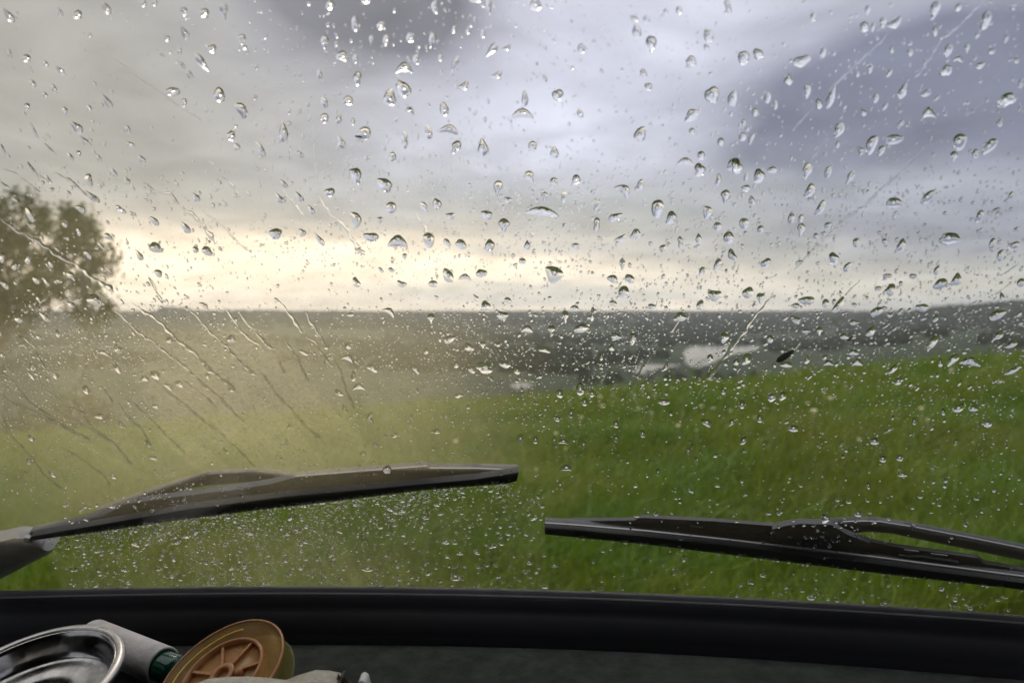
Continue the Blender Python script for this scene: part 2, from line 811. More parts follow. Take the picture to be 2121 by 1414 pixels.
def build_ground():
    na, nr = 720, 210
    # finer in front of the car
    t = np.linspace(-1, 1, na, endpoint=False); az = math.pi*(0.45*t + 0.55*t**3)
    rr = np.concatenate([[0], np.geomspace(.6, 7600, nr-1)])
    A, R = np.meshgrid(az, rr); X = R*np.sin(A); Y = R*np.cos(A)
    Z = terrain(X, Y)
    V = np.stack([X, Y, Z], -1).reshape(-1, 3)
    i, j = np.meshgrid(np.arange(nr-1), np.arange(na), indexing='ij'); k = (j+1) % na
    Fc = np.stack([i*na+j, i*na+k, (i+1)*na+k, (i+1)*na+j], -1).reshape(-1, 4)
    def b(t, bs, tc):
        geo = t.n('ShaderNodeNewGeometry').outputs['Position']
        sp = t.n('ShaderNodeSeparateXYZ'); t.put(sp.inputs[0], geo)
        ln = t.n('ShaderNodeVectorMath', operation='LENGTH'); t.put(ln.inputs[0], geo)
        near = t.mapr(ln.outputs['Value'], 60, 200, 1, 0)
        n1 = t.noise(geo, .45, 6, .65); n2 = t.noise(geo, 2.2, 5, .6)
        cn = t.ramp(n1, [(.30, (.035, .075, .008)), (.5, (.065, .115, .010)), (.64, (.11, .125, .018)), (.75, (.12, .095, .030))])
        cn = t.mix(t.mapr(n2, .35, .7), cn, (.04, .075, .012))
        f1 = t.noise(geo, .004, 6, .6, .6); f2 = t.noise(geo, .02, 5, .6)
        cf = t.ramp(f1, [(.35, (.012, .022, .010)), (.5, (.020, .034, .012)), (.6, (.035, .052, .018)), (.72, (.055, .06, .028))], 'CONSTANT' if False else 'LINEAR')
        cf = t.mix(t.mapr(f2, .4, .65), cf, (.018, .028, .012))
        t.put(bs.inputs['Base Color'], t.mix(near, cf, cn))
        bp = t.n('ShaderNodeBump'); bp.inputs['Strength'].default_value = .6; bp.inputs['Distance'].default_value = .12
        t.put(bp.inputs['Height'], n2); t.put(bs.inputs['Normal'], bp.outputs[0])
    m = mat('meadow_soil_and_grass', rough=.9, spec=.15, build=b)
    o = mesh_obj('ground', V, Fc, m); tag(o, 'rolling green meadow falling away to a wooded valley and a far ridge', kind='structure')
build_ground()

# lakes on the valley floor
def lake(name, pts, z, label):
    P = [tuple(at_plane(px, py, z)) for px, py in pts]
    # rounder shore
    Q = []
    n = len(P)
    for i in range(n):
        for s in np.linspace(0, 1, 8, endpoint=False):
            p0, p1, p2, p3 = (Vector(P[(i+k-1) % n]) for k in range(4))
            q = .5*((2*p1)+(p2-p0)*s+(2*p0-5*p1+4*p2-p3)*s*s+(3*p1-p0-3*p2+p3)*s**3)
            q += Vector((random.uniform(-4, 4), random.uniform(-6, 6), 0)); q.z = z
            Q.append(tuple(q))
    c = np.mean(np.array(Q), 0)
    o = mesh_obj(name, [tuple(c)]+Q, [(0, i+1, (i+1) % len(Q)+1) for i in range(len(Q))], M_water, smooth=False)
    me = o.data
    if me.polygons[0].normal.z < 0: me.flip_normals()
    tag(o, label, kind='structure')
def _w(t, b, tc):
    bp = t.n('ShaderNodeBump'); bp.inputs['Strength'].default_value = .04; bp.inputs['Distance'].default_value = 1.
    t.put(bp.inputs['Height'], t.noise(tc, .15, 3)); t.put(b.inputs['Normal'], bp.outputs[0])
    b.inputs['IOR'].default_value = 1.33
M_water = mat('lake_water', (.05, .055, .055), .12, build=_w)
LZ = -74.2
lake('lake', [(1418, 744), (1424, 722), (1450, 716), (1510, 714), (1572, 719), (1555, 728), (1510, 736), (1482, 748), (1446, 763), (1428, 757)], LZ, 'large pale lake lying in the valley beyond the meadow')
lake('lake', [(1296, 763), (1325, 755), (1412, 757), (1362, 764), (1342, 777), (1318, 772)], LZ, 'narrow lower arm of pale water left of the large lake')
lake('lake', [(1064, 797), (1082, 792), (1102, 797), (1096, 806), (1074, 807)], LZ, 'small pale pond at the near edge of the valley')

# woodland: far-off crowns that read as one mass
def build_woods():
    # unit crown: jagged low-poly
    base = []; bf = []
    nr, ns = 4, 6
    for i in range(nr):
        th = math.pi*(.08+.78*i/(nr-1))
        for j in range(ns):
            base.append((math.sin(th)*math.cos(2*math.pi*j/ns+i*.4), math.sin(th)*math.sin(2*math.pi*j/ns+i*.4), math.cos(th)))
    bf = np.array(grid_faces(nr, ns, True)); base = np.array(base)
    def scatter(n, rmin, rmax, umin, umax, thr, size, seed):
        R = np.sqrt(rng.uniform(rmin**2, rmax**2, n)); U = rng.uniform(umin, umax, n)
        y = R/np.sqrt(1+U*U); x = U*y
        f = fbm(x, y, 300, 4, seed); k = f > thr
        x, y = x[k], y[k]; s = rng.uniform(.7, 1.3, len(x))*size
        return np.stack([x, y, s], 1)
    P = np.concatenate([scatter(9000, 900, 3200, -1.1, 1.1, .02, 9, 3.3), scatter(9000, 3000, 5300, -1.1, 1.1, -.15, 11, 1.3),
                        scatter(2500, 5050, 5400, -1.1, .5, -.6, 12, 9.1), scatter(500, 300, 900, -.9, .7, .15, 6, 4.4), scatter(90, 5050, 5250, -.515, -.475, -9, 24, 4.4), scatter(120, 5050, 5250, -.47, -.33, -9, 15, 4.4)])
    # keep the lakes open
    def near_lake(x, y):
        z = np.zeros(len(x), bool)
        py = 707 + F*np.tan(np.arctan2(CAM_Z-LZ, y) - PITCH); px = 1060 + F*x/y
        z |= (px > 1405) & (px < 1590) & (py > 712) & (py < 765)
        z |= (px > 1290) & (px < 1415) & (py > 752) & (py < 780)
        z |= (px > 1050) & (px < 1115) & (py > 788) & (py < 812)
        return z
    P = P[~near_lake(P[:, 0], P[:, 1])]
    n = len(P); nb = len(base)
    J = rng.uniform(.75, 1.25, (n, nb, 1)); sc = P[:, 2][:, None, None]
    V = base[None]*J*sc*np.array([1, 1, .95]); zt = terrain(P[:, 0], P[:, 1])
    V += np.stack([P[:, 0], P[:, 1], zt + P[:, 2]*.55], 1)[:, None, :]
    Fc = (bf[None] + (np.arange(n)*nb)[:, None, None]).reshape(-1, 4)
    m = mat('far_foliage', (.018, .028, .012), .9, var=.35, vscale=.02, spec=.1)
    o = mesh_obj('woodland', V.reshape(-1, 3), Fc, m, smooth=False)
    tag(o, 'dark far-off woods on the valley floor and along the skyline', kind='stuff')
build_woods()

# hedgerow bump standing on the skyline left of centre
def crown_cloud(centres, n, leaf, seed, droop=.0):
    r = np.random.default_rng(seed)
    C = np.array([c[:3] for c in centres]); Rr = np.array([c[3] for c in centres])
    w = Rr**2.4; idx = r.choice(len(C), n, p=w/w.sum())
    d = r.normal(size=(n, 3)); d /= np.linalg.norm(d, axis=1, keepdims=True)
    rad = r.uniform(.25, 1.0, n)**.6
    # twigs: pull leaves into small clusters
    P = C[idx] + d*(rad*Rr[idx])[:, None]*np.array([1, 1, .85])
    ncl = max(10, n//26); K = P[r.choice(n, ncl)]
    kk = r.integers(0, ncl, n); keep = r.random(n) < .93
    P = np.where(keep[:, None], K[kk] + r.normal(size=(n, 3))*leaf*2.0*np.array([1, 1, 1.2]) - np.array([0, 0, 1])*r.random((n, 1))*droop, P)
    a = r.normal(size=(n, 3)); a /= np.linalg.norm(a, axis=1, keepdims=True)
    b = np.cross(a, r.normal(size=(n, 3))); b /= np.linalg.norm(b, axis=1, keepdims=True)
    s = leaf*r.uniform(.6, 1.3, (n, 1))
    V = np.stack([P-a*s, P+b*s*.6, P+a*s, P-b*s*.6], 1).reshape(-1, 3)
    Fc = np.arange(4*n).reshape(-1, 4)
    return V, Fc
def _leaf(t, b, tc):
    n = t.noise(tc, 1.4, 4); c = t.ramp(n, [(.3, (.06, .08, .022)), (.55, (.09, .11, .035)), (.75, (.13, .14, .05))])
    t.put(b.inputs['Base Color'], c)
    tr = t.n('ShaderNodeBsdfTranslucent'); t.put(tr.inputs[0], c)
    mx = t.n('ShaderNodeMixShader'); mx.inputs[0].default_value = .35
    t.put(mx.inputs[1], b.outputs[0]); t.put(mx.inputs[2], tr.outputs[0])
    o = [q for q in t.nt.nodes if q.type == 'OUTPUT_MATERIAL'][0]; t.put(o.inputs[0], mx.outputs[0])
M_leaf = mat('birch_leaves', rough=.5, build=_leaf)
M_bark = mat('birch_bark', (.30, .28, .25), .8, var=.6, vscale=3, bump=.5, bscale=12)
def birch(name, base, h, centres, label, n, seed, cat='tree', group=None, leaf=.16, trunk=.22):
    x, y = base; z = float(terrain(x, y)); r = random.Random(seed)
    e = empty(name, (x, y, z), label, cat, group)
    parts = []; top = Vector((x+r.uniform(-.6, .6), y+r.uniform(-.5, .5), z+h*.86))
    path = []; k = 9
    for i in range(k):
        s = i/(k-1); p = Vector((x, y, z-.3)).lerp(top, s) + Vector((math.sin(s*5+seed)*.18, math.cos(s*4+seed)*.15, 0))*s
        path.append(p)
    parts.append(tube(path, [trunk*(1-.85*i/(k-1))+.015 for i in range(k)], 10))
    for c in centres:
        e0 = path[min(k-1, max(2, int((k-1)*max(0., (c[2]-z)/h-.18))))]; c3 = Vector(c[:3])
        mid = e0.lerp(c3, .5)+Vector((0, 0, .25))
        parts.append(tube([e0, mid, c3, c3+Vector((r.uniform(-.5, .5), r.uniform(-.5, .5), -.3))], [trunk*.3, trunk*.2, trunk*.1, .01], 6))
        for q in range(3):
            d = Vector((r.uniform(-1, 1), r.uniform(-1, 1), r.uniform(-.4, .9))).normalized()*c[3]*.9
            parts.append(tube([mid.lerp(c3, .5), c3+d*.6, c3+d], [trunk*.1, trunk*.06, .008], 5))
    V, Fc = join(parts); mesh_obj('trunk', V, Fc, M_bark, e)
    V, Fc = crown_cloud(centres, n, leaf, seed, .5); mesh_obj('crown', V, Fc, M_leaf, e, smooth=False)
def at_tree(px, py, Y):
    p = at_y(px, py, Y); return (p.x, p.y+random.uniform(-1.2, 1.2), p.z)
def clumps(lst, Y): return [(*at_tree(a, b, Y), r*Y/F) for a, b, r in lst]
random.seed(3)
Y1 = 44
birch('birch_tree', (at_y(-10, 650, Y1).x, Y1), 19, clumps([(30, 410, 16), (55, 408, 17), (5, 425, 20), (62, 436, 16), (82, 448, 15), (92, 476, 18), (85, 520, 22), (80, 570, 24), (25, 455, 26), (60, 480, 22), (-25, 480, 40), (20, 520, 40), (58, 535, 24), (-20, 590, 50), (40, 600, 36), (-80, 480, 50), (-110, 560, 60), (-60, 640, 60), (20, 650, 40), (65, 620, 20), (-150, 620, 60)], Y1),
      'tall birch tree cut by the left edge of the view, the taller of the two', 11000, 11)
birch('birch_tree', (at_y(150, 660, Y1-2).x, Y1-2), 15, clumps([(112, 448, 12), (138, 440, 16), (160, 452, 18), (190, 470, 16), (208, 482, 11), (120, 480, 20), (158, 492, 22), (206, 510, 13), (100, 530, 20), (182, 532, 16), (212, 540, 9), (203, 596, 12), (160, 580, 18), (122, 590, 18), (200, 632, 10), (150, 636, 15), (92, 580, 18), (208, 660, 8)], Y1-2),
      'shorter birch tree with drooping twigs to the right of the tall birch', 5200, 23)
for i, (a, w) in enumerate([(-40, 40), (60, 34), (150, 26)]):
    Yb = 38-3*i; c = at_y(a, 700, Yb)
    zb = float(terrain(c.x, Yb))
    birch('shrub', (c.x, Yb), 3.2, [(c.x+dx, Yb+random.uniform(-.6, .6), zb+zz, rr) for dx, zz, rr in ((-1, 1.3, 1.1), (.3, 2.0, 1.2), (1.2, 1.2, 1.0), (0, .8, 1.2))],
          ['bushy shrub at the foot of the tall birch tree', 'shrub between the two birch trees, low in the grass', 'rightmost low shrub, below the shorter birch tree'][i], 2600, 31+i, 'shrub', 'shrubs under the birch trees', .11, .06)

# meadow grass
def build_grass():
    N = 340000
    u = rng.uniform(-1.05, 1.05, N); q = rng.random(N)
    y = 2.6*(34/2.6)**(q**1.05); x = u*y*(1+.25/y) 
    y0 = y.copy()
    h = rng.uniform(.16, .42, N)*(1+.55*fbm(x, y, 1.1, 3, 3.)); h[rng.random(N) < .02] *= 1.6; h *= np.clip(.75+y/18, .6, 1.25)
    w = .0022 + .0016*rng.random(N); w *= (1+y/6)
    z = terrain(x, y)
    ang = rng.uniform(0, 2*math.pi, N); lean = rng.uniform(.05, .75, N)*h
    wind = np.array([.35, -.1])
    dx = np.cos(ang)*lean + wind[0]*h*.6; dy = np.sin(ang)*lean + wind[1]*h
    pa = rng.uniform(0, math.pi, N); wx, wy = np.cos(pa)*w, np.sin(pa)*w
    b0 = np.stack([x-wx, y-wy, z-.02], 1); b1 = np.stack([x+wx, y+wy, z-.02], 1)
    m0 = np.stack([x+dx*.35-wx*.8, y+dy*.35-wy*.8, z+h*.62], 1); m1 = np.stack([x+dx*.35+wx*.8, y+dy*.35+wy*.8, z+h*.62], 1)
    tp = np.stack([x+dx, y+dy, z+h*.97-lean*.25], 1)
    V = np.stack([b0, b1, m1, m0, tp], 1).reshape(-1, 3)
    k = np.arange(N)[:, None]*5
    T = np.concatenate([k+[0, 1, 2], k+[0, 2, 3], k+[3, 2, 4]])
    def b(t, bs, tc):
        geo = t.n('ShaderNodeNewGeometry'); pos = geo.outputs['Position']; rnd = t.n('ShaderNodeAttribute'); rnd.attribute_name = 'tone'
        n1 = t.noise(pos, .55, 4, .6); n2 = t.noise(pos, 2.6, 3, .6)
        c = t.ramp(n1, [(.30, (.060, .150, .006)), (.44, (.135, .22, .008)), (.55, (.19, .235, .012)), (.68, (.19, .195, .02)), (.82, (.21, .15, .04))])
        c = t.mix(t.mapr(n2, .45, .7, 0, .7), c, (.085, .19, .008))
        c = t.mix(t.mapr(rnd.outputs['Fac'], .93, 1.0, 0, .8), c, (.24, .21, .09))
        c = t.mix(t.mapr(rnd.outputs['Fac'], .0, .35, .7, 0), c, (.045, .11, .006))
        t.put(bs.inputs['Base Color'], c)
        tr = t.n('ShaderNodeBsdfTranslucent'); t.put(tr.inputs[0], c)
        mx = t.n('ShaderNodeMixShader'); mx.inputs[0].default_value = .4
        t.put(mx.inputs[1], bs.outputs[0]); t.put(mx.inputs[2], tr.outputs[0])
        o = [q for q in t.nt.nodes if q.type == 'OUTPUT_MATERIAL'][0]; t.put(o.inputs[0], mx.outputs[0])
    m = mat('meadow_grass', rough=.45, spec=.35, build=b)
    o = mesh_obj('grass', V, T, m, smooth=False)
    at = o.data.attributes.new('tone', 'FLOAT', 'POINT')
    at.data.foreach_set('value', np.repeat(rng.random(N), 5).astype(np.float32))
    tag(o, 'long wet meadow grass in front of the car', kind='stuff')
    # pale umbels and yellow flower heads
    n = 150
    fx = rng.uniform(-.2, .95, n); fy = 5*(26/5)**rng.random(n); fx = fx*fy
    cl = rng.random(n) < .6; c = rng.integers(0, 12, n)
    cx = rng.uniform(.1, .8, 12); cy = rng.uniform(6, 16, 12)
    fy = np.where(cl, cy[c]+rng.normal(size=n)*.5, fy); fx = np.where(cl, cx[c]*cy[c]+rng.normal(size=n)*.5, fx)
    fz = terrain(fx, fy) + rng.uniform(.3, .5, n)
    Vs = []; Fs = []
    for i in range(n):
        r_ = random.uniform(.012, .036)
        o0 = len(Vs); Vs.append((fx[i], fy[i], fz[i]+r_*.4))
        for j in range(6):
            th = j*math.pi/3+random.random()*.4; rr = r_*random.uniform(.7, 1.2)
            Vs.append((fx[i]+rr*math.cos(th), fy[i]+rr*math.sin(th), fz[i]+random.uniform(-.3, .3)*r_))
        for j in range(6): Fs.append((o0, o0+1+j, o0+1+(j+1) % 6))
        Vs += [(fx[i]-.002, fy[i], fz[i]), (fx[i]+.002, fy[i], fz[i]), (fx[i]+.02, fy[i], fz[i]-.5)]
        Fs.append((len(Vs)-3, len(Vs)-2, len(Vs)-1))
    o = mesh_obj('wildflowers', Vs, Fs, mat('flower_cream', (.55, .48, .26), .7, var=.3, vscale=.6), smooth=False)
    tag(o, 'cream flower heads scattered through the meadow grass', kind='stuff')
build_grass()
# ------------------------------------------------------------------ haze of the rain in the air
def build_haze():
    s = 7400.
    V = [(x, y, z) for z in (-110., 135.) for x, y in ((-s, -s), (s, -s), (s, s), (-s, s))]
    Fc = [(0, 3, 2, 1), (4, 5, 6, 7), (0, 1, 5, 4), (1, 2, 6, 5), (2, 3, 7, 6), (3, 0, 4, 7)]
    m = bpy.data.materials.new('rain_haze'); m.use_nodes = True; t = NT(m.node_tree); m.node_tree.nodes.clear()
    out = t.n('ShaderNodeOutputMaterial'); v = t.n('ShaderNodeVolumePrincipled')
    v.inputs['Color'].default_value = (.93, .94, .96, 1); v.inputs['Density'].default_value = HAZE; v.inputs['Anisotropy'].default_value = .4
    t.put(out.inputs['Volume'], v.outputs[0])
    o = mesh_obj('haze', V, Fc, m, smooth=False); tag(o, 'thin rain haze filling the air over the valley', kind='stuff')
HAZE = .000075
build_haze()

# ------------------------------------------------------------------ car
M_black = mat('black_rubber', (.012, .012, .013), .55, bump=.3, bscale=900, spec=.3)
M_seal = mat('black_window_trim', (.0045, .0045, .0055), .6, bump=.15, bscale=1200, spec=.12)
M_frit = mat('dark_grey_glass_edge', (.055, .050, .050), .6)
M_dash = mat('worn_grey_vinyl', (.019, .022, .019), .85, bump=.8, bscale=520, var=.45, vscale=55, spec=.12)
M_cloth = mat('grey_headliner', (.10, .10, .10), .95)
M_body = mat('dark_green_car_paint', (.03, .05, .035), .35)

def pane_material():
    m = bpy.data.materials.new('windscreen_glass'); m.use_nodes = True; t = NT(m.node_tree); m.node_tree.nodes.clear()
    out = t.n('ShaderNodeOutputMaterial'); tr = t.n('ShaderNodeBsdfTransparent'); tr.inputs[0].default_value = (.985, .99, .985, 1)
    gl = t.n('ShaderNodeBsdfGlossy'); gl.inputs['Roughness'].default_value = .0
    fr = t.n('ShaderNodeFresnel'); t.put(fr.inputs[0], t.mapr(t.n('ShaderNodeNewGeometry').outputs['Backfacing'], 0, 1, 1.45, 1/1.45))
    mx = t.n('ShaderNodeMixShader'); t.put(mx.inputs[0], fr.outputs[0]); t.put(mx.inputs[1], tr.outputs[0]); t.put(mx.inputs[2], gl.outputs[0])
    t.put(out.inputs[0], mx.outputs[0])
    return m
def film_material():
    # road film and spray on the glass with sun glare painted in; strength sits on the vertices
    m = bpy.data.materials.new('windscreen_grime_glare'); m.use_nodes = True; t = NT(m.node_tree); m.node_tree.nodes.clear()
    out = t.n('ShaderNodeOutputMaterial'); tr = t.n('ShaderNodeBsdfTransparent')
    tl = t.n('ShaderNodeBsdfTranslucent'); tl.inputs[0].default_value = (.95, .79, .44, 1)
    mx = t.n('ShaderNodeMixShader'); pos = t.n('ShaderNodeNewGeometry').outputs['Position']
    at = t.n('ShaderNodeAttribute'); at.attribute_name = 'film'; a = at.outputs['Fac']
    sp = t.n('ShaderNodeSeparateXYZ'); t.put(sp.inputs[0], pos); x, y, z = sp.outputs
    n1 = t.noise(pos, 11, 5, .6, .4); n3 = t.noise(pos, 380, 2, .5)
    px = t.m('SUBTRACT', x, WP[0]); pz = t.m('SUBTRACT', z, WP[1]); rr = t.m('SQRT', t.m('ADD', t.m('MULTIPLY', px, px), t.m('MULTIPLY', t.m('MULTIPLY', pz, pz), 1.35)))
    an = t.m('ARCTAN2', pz, px)
    cb = t.n('ShaderNodeCombineXYZ'); t.put(cb.inputs[0], t.m('MULTIPLY', rr, 60)); t.put(cb.inputs[1], t.m('MULTIPLY', an, 1.2))
    arcs = t.noise(cb.outputs[0], 1.0, 5, .7)
    a = t.m('MULTIPLY', a, t.mapr(n1, .3, .7, .80, 1.2))
    a = t.m('MULTIPLY', a, t.mapr(arcs, .35, .65, .90, 1.10))
    a = t.m('MULTIPLY', a, t.mapr(n3, .3, .7, .88, 1.12))
    a = t.m('MINIMUM', a, .5)
    t.put(mx.inputs[0], a); t.put(mx.inputs[1], tr.outputs[0]); t.put(mx.inputs[2], tl.outputs[0]); t.put(out.inputs[0], mx.outputs[0])
    return m
WP = (-.50, CAM_Z-.27)
def film_density(P):
    """how strong the film is: painted sun glare over grime on the left of the glass, wiped off where the rubber rests, misted under the left blade"""
    d = P - np.array([0, 0, CAM_Z]); c, s_ = math.cos(PITCH), math.sin(PITCH)
    yc = d[:, 1]*c - d[:, 2]*s_; zc = d[:, 1]*s_ + d[:, 2]*c
    px = 1060.5 + F*d[:, 0]/yc; py = 707 - F*zc/yc
    st = lambda v, a_, b_: (lambda q: q*q*(3-2*q))(np.clip((v-a_)/(b_-a_), 0, 1))
    left = (1-st(px, 560, 1260))*(.62+.38*st(px, -60, 420))
    up = np.maximum(.08 + .30*st(py, 380, 630) + .62*st(py, 625, 700), .5*st(py, 340, 480)*(1-st(px, 190, 330))); low = 1 - .48*st(py, 880, 1080)
    f = .012 + FILM_L*left*up*low  # left veil is mostly painted glare, strong over land, weak over bright sky
    lo = np.interp(px, [57, 207, 363, 519, 726, 882, 1074], [1120, 1100, 1077, 1057, 1033, 1014, 997])
    below = st(py, lo-2, lo+6)*(px < 1128)
    wob = 10*fbm(px, py, 60, 3, 1.)
    mist = .045 + .030*fbm(px, py, 90, 3, 4.) + .05*np.exp(-((px-600)/150)**2-((py-1180)/80)**2)
    mist = mist*st(px-(py-1150)*.42+wob, 96, 112)*np.clip(.35+.65*st(py-lo, 0, 60), 0, 1)*(1-.7*st(px, 650, 1100)) + .012
    f = f*(1-below) + mist*below
    band = np.exp(-((py-(lo-11))/10)**2)*(px > 40)*(px < 1085); f = f*(1-.93*band)
    hi = np.interp(px, [62, 207, 425, 519, 612, 778, 1072], [1101, 1055, 980, 976, 986, 973, 974])
    f = f*(1-.66*st(py, hi-3, hi+2)*(1-st(py, lo-4, lo))*(px > 50)*(px < 1080))
    # right of the tip only a trace
    f = np.where((px >= 1128) & (py > 1080), .008, f)
    return f
FILM_L = .32  # strength of the left veil, painted glare together with grime
M_pane = pane_material(); M_film = film_material()

car = empty('car', (0, 0, 0), 'car seen from the driving seat, with wet windscreen, black trim, wipers and grey dashboard', 'car')

def pane_grid(n, x0=-.72, x1=.52, t0=-.012, t1=.62, nu=60, nv=40, lift=0):
    xs = np.linspace(x0, x1, nu); ts = np.linspace(t0, t1, nv)
    X, T = np.meshgrid(xs, ts, indexing='ij'); N = gnormal(X.ravel())
    P = np.stack([X.ravel(), (GY - GC*(X-GX0)**2 - T*CB).ravel(), (CAM_Z + GZ + T*SB).ravel()], 1)
    return P + N*n, grid_faces(nu, nv)
def slab(n0, n1, **k):
    a, f = pane_grid(n0, **k); b, _ = pane_grid(n1, **k); nu = k.get('nu', 60); nv = k.get('nv', 40)
    V = np.concatenate([a, b]); o = len(a); Fs = [tuple(q[::-1]) for q in f] + [tuple(i+o for i in q) for q in f]
    ring = [i*nv for i in range(nu)] + [(nu-1)*nv+j for j in range(1, nv)] + [i*nv+nv-1 for i in range(nu-2, -1, -1)] + [j for j in range(nv-2, 0, -1)]
    for i in range(len(ring)):
        p, q = ring[i], ring[(i+1) % len(ring)]; Fs.append((p, q, q+o, p+o))
    return V, Fs
V, Fc = slab(-.005, -.0002); screen = mesh_obj('windscreen', V, Fc, M_pane, car); sharp(screen)
V, Fc = pane_grid(.00005, x0=-.44, x1=.44, t0=-.002, t1=.6, nu=520, nv=360); film = mesh_obj('grime_glare_film', V, Fc, M_film, screen); film['label'] = 'thin film of grime, mist and painted sun glare on the windscreen, stronger on the left'
film.data.attributes.new('film', 'FLOAT', 'POINT').data.foreach_set('value', film_density(V).astype(np.float32))

# trim along the foot of the windscreen: rows of (toward the driver, up) offsets from the foot of the glass
def sweep(rows, name, m, parent, x0=-.72, x1=.52, n=70):
    V = []
    for x in np.linspace(x0, x1, n):
        yb = GY - GC*(x-GX0)**2; sl = -2*GC*(x-GX0); ln = math.hypot(1, sl)
        for dy, dz in rows:
            V.append((x + dy*sl/ln*1, yb - dy/ln, CAM_Z+GZ+dz + .0006*math.sin(x*37)*0))
    return mesh_obj(name, V, grid_faces(n, len(rows)), m, parent)
sweep([(-.004, -.012), (.0005, .0030), (.0034, .0046), (.0048, .0030), (.0058, .0006), (.0060, -.001)], 'glass_edge_band', M_frit, car)
sweep([(.0061, -.0006), (.0064, .0006), (.0069, .0007), (.0073, .0001), (.0074, -.0012)], 'trim_highlight_lip', mat('painted_lip_highlight', (.10, .095, .09), .4), car)  # highlight along the trim's top ridge, put in as a paler grey strip
sweep([(.0074, -.0014), (.0082, .0002), (.0090, .0001), (.0105, -.0022), (.0150, -.0055), (.0155, -.0070), (.020, -.0100), (.0260, -.0150),
       (.0305, -.0215), (.0315, -.0240), (.0345, -.0270), (.0352, -.0310)], 'windscreen_trim', M_seal, car)
# dashboard top, front edge and fascia
def dash():
    n = 50; V = []
    rows = [(.0340, -.0285), (.040, -.0278), (.10, -.0275), (.18, -.0280), (.26, -.029), (.285, -.032), (.295, -.040), (.297, -.12), (.30, -.30), (.33, -.45)]
    for x in np.linspace(-.72, .52, n):
        yb = GY - GC*(x-GX0)**2
        for dy, dz in rows:
            V.append((x, yb - dy if dy < .05 else (yb-.04)*(1-(dy-.04)/.29)+(.20)*((dy-.04)/.29), CAM_Z+GZ+dz + .0005*math.sin(x*9+dy*30)))
    return mesh_obj('dashboard', V, grid_faces(n, len(rows)), M_dash, car)
dash()
# cab shell: roof, pillars, sides below the windows, back panel, floor, cowl and nose outside
def box(x0, x1, y0, y1, z0, z1):
    V = [(x, y, z) for z in (z0, z1) for x, y in ((x0, y0), (x1, y0), (x1, y1), (x0, y1))]
    return V, [(0, 3, 2, 1), (4, 5, 6, 7), (0, 1, 5, 4), (1, 2, 6, 5), (2, 3, 7, 6), (3, 0, 4, 7)]
topY = .551 - .6*CB; topZ = CAM_Z + GZ + .6*SB
V, Fc = join([box(-.80, .60, -1.3, topY-.005, topZ-.03, topZ+.03), box(-.80, .60, topY-.03, topY+.05, topZ-.06, topZ-.025)])
mesh_obj('roof', V, Fc, M_cloth, car, smooth=False)
for xa in (-.78, .56):
    p0 = Vector((xa, .551-GC*(xa-GX0)**2 + .02, CAM_Z+GZ-.03)); p1 = Vector((xa, .551-GC*(xa-GX0)**2-.6*CB+.02, topZ))
    V, Fc = tube([p0, p1], [.05, .05], 10); mesh_obj('pillar', V, Fc, M_cloth, car)
V, Fc = join([box(-.83, -.78, -1.3, .55, .35, CAM_Z-.30), box(.57, .62, -1.3, .55, .35, CAM_Z-.30), box(-.83, .62, -1.35, -1.3, .35, topZ), box(-.83, .62, -1.3, .6, .33, .38),
              box(-.83, -.78, -1.3, -.5, CAM_Z-.30, topZ), box(.57, .62, -1.3, -.5, CAM_Z-.30, topZ)])
mesh_obj('cab_side', V, Fc, M_body, car, smooth=False)
sweep([(-.006, -.018), (-.05, -.040), (-.12, -.10), (-.22, -.21), (-.26, -.34), (-.26, -.85), (-.2, -.95)], 'cowl', M_body, car, -.80, .60)
for wx in (-.72, .51):
    for wy in (.30, -1.05):
        V, Fc = lathe([(.10, -.09), (.17, -.09), (.30, -.08), (.32, -.05), (.32, .05), (.30, .08), (.17, .09), (.10, .09)], 32, True)
        mesh_obj('wheel', xf(frame_mat((wx, wy, .33), (1, 0, 0), (0, 1, 0)), V), Fc, M_black, car)

# ---- wipers
M_wip = mat('wiper_black_plastic', (.018, .018, .021), .38, bump=.15, bscale=500, var=.3, vscale=90)
M_wipg = mat('wiper_worn_grey', (.024, .024, .030), .45, bump=.2, bscale=500, var=.3, vscale=60)
M_steel = mat('spring_steel_edge', (.22, .21, .20), .5, metal=1.)
M_arm = mat('wiper_arm_grey_paint', (.19, .18, .17), .4, var=.25, vscale=60)
def interp(pts, n):
    P = np.array(pts, float); d = np.concatenate([[0], np.cumsum(np.hypot(*np.diff(P, axis=0).T))]); s = np.linspace(0, d[-1], n)
    return np.interp(s, d, P[:, 0]), np.interp(s, d, P[:, 1])
def strip(name, lo, hi, n0, th, m, parent, bulge=.0012, n=60, rows=7, label=None, smooth=True):
    lx, ly = interp(lo, n); hx, hy = interp(hi, n); V = []
    for i in range(n):
        for j in range(rows):
            s = j/(rows-1); px = lx[i]*(1-s)+hx[i]*s; py = ly[i]*(1-s)+hy[i]*s
            b = bulge*(1-(2*s-1)**2)**.5 if bulge else 0
            p = hit(px, py, n0); N = gnormal(np.array(p[0])); V.append(p - N*b)
        for j in range(rows):
            s = 1-j/(rows-1); px = lx[i]*(1-s)+hx[i]*s; py = ly[i]*(1-s)+hy[i]*s
            p = hit(px, py, n0); N = gnormal(np.array(p[0])); V.append(p + N*(th + bulge*.8*(1-(2*s-1)**2)**.5))
    Fc = grid_faces(n, 2*rows, True); k = 2*rows
    Fc.append(tuple(range(k))[::-1]); Fc.append(tuple(range((n-1)*k, n*k)))
    o = mesh_obj(name, V, Fc, m, parent, smooth=smooth); sharp(o, 50)
    if label: o['label'] = label
    return o
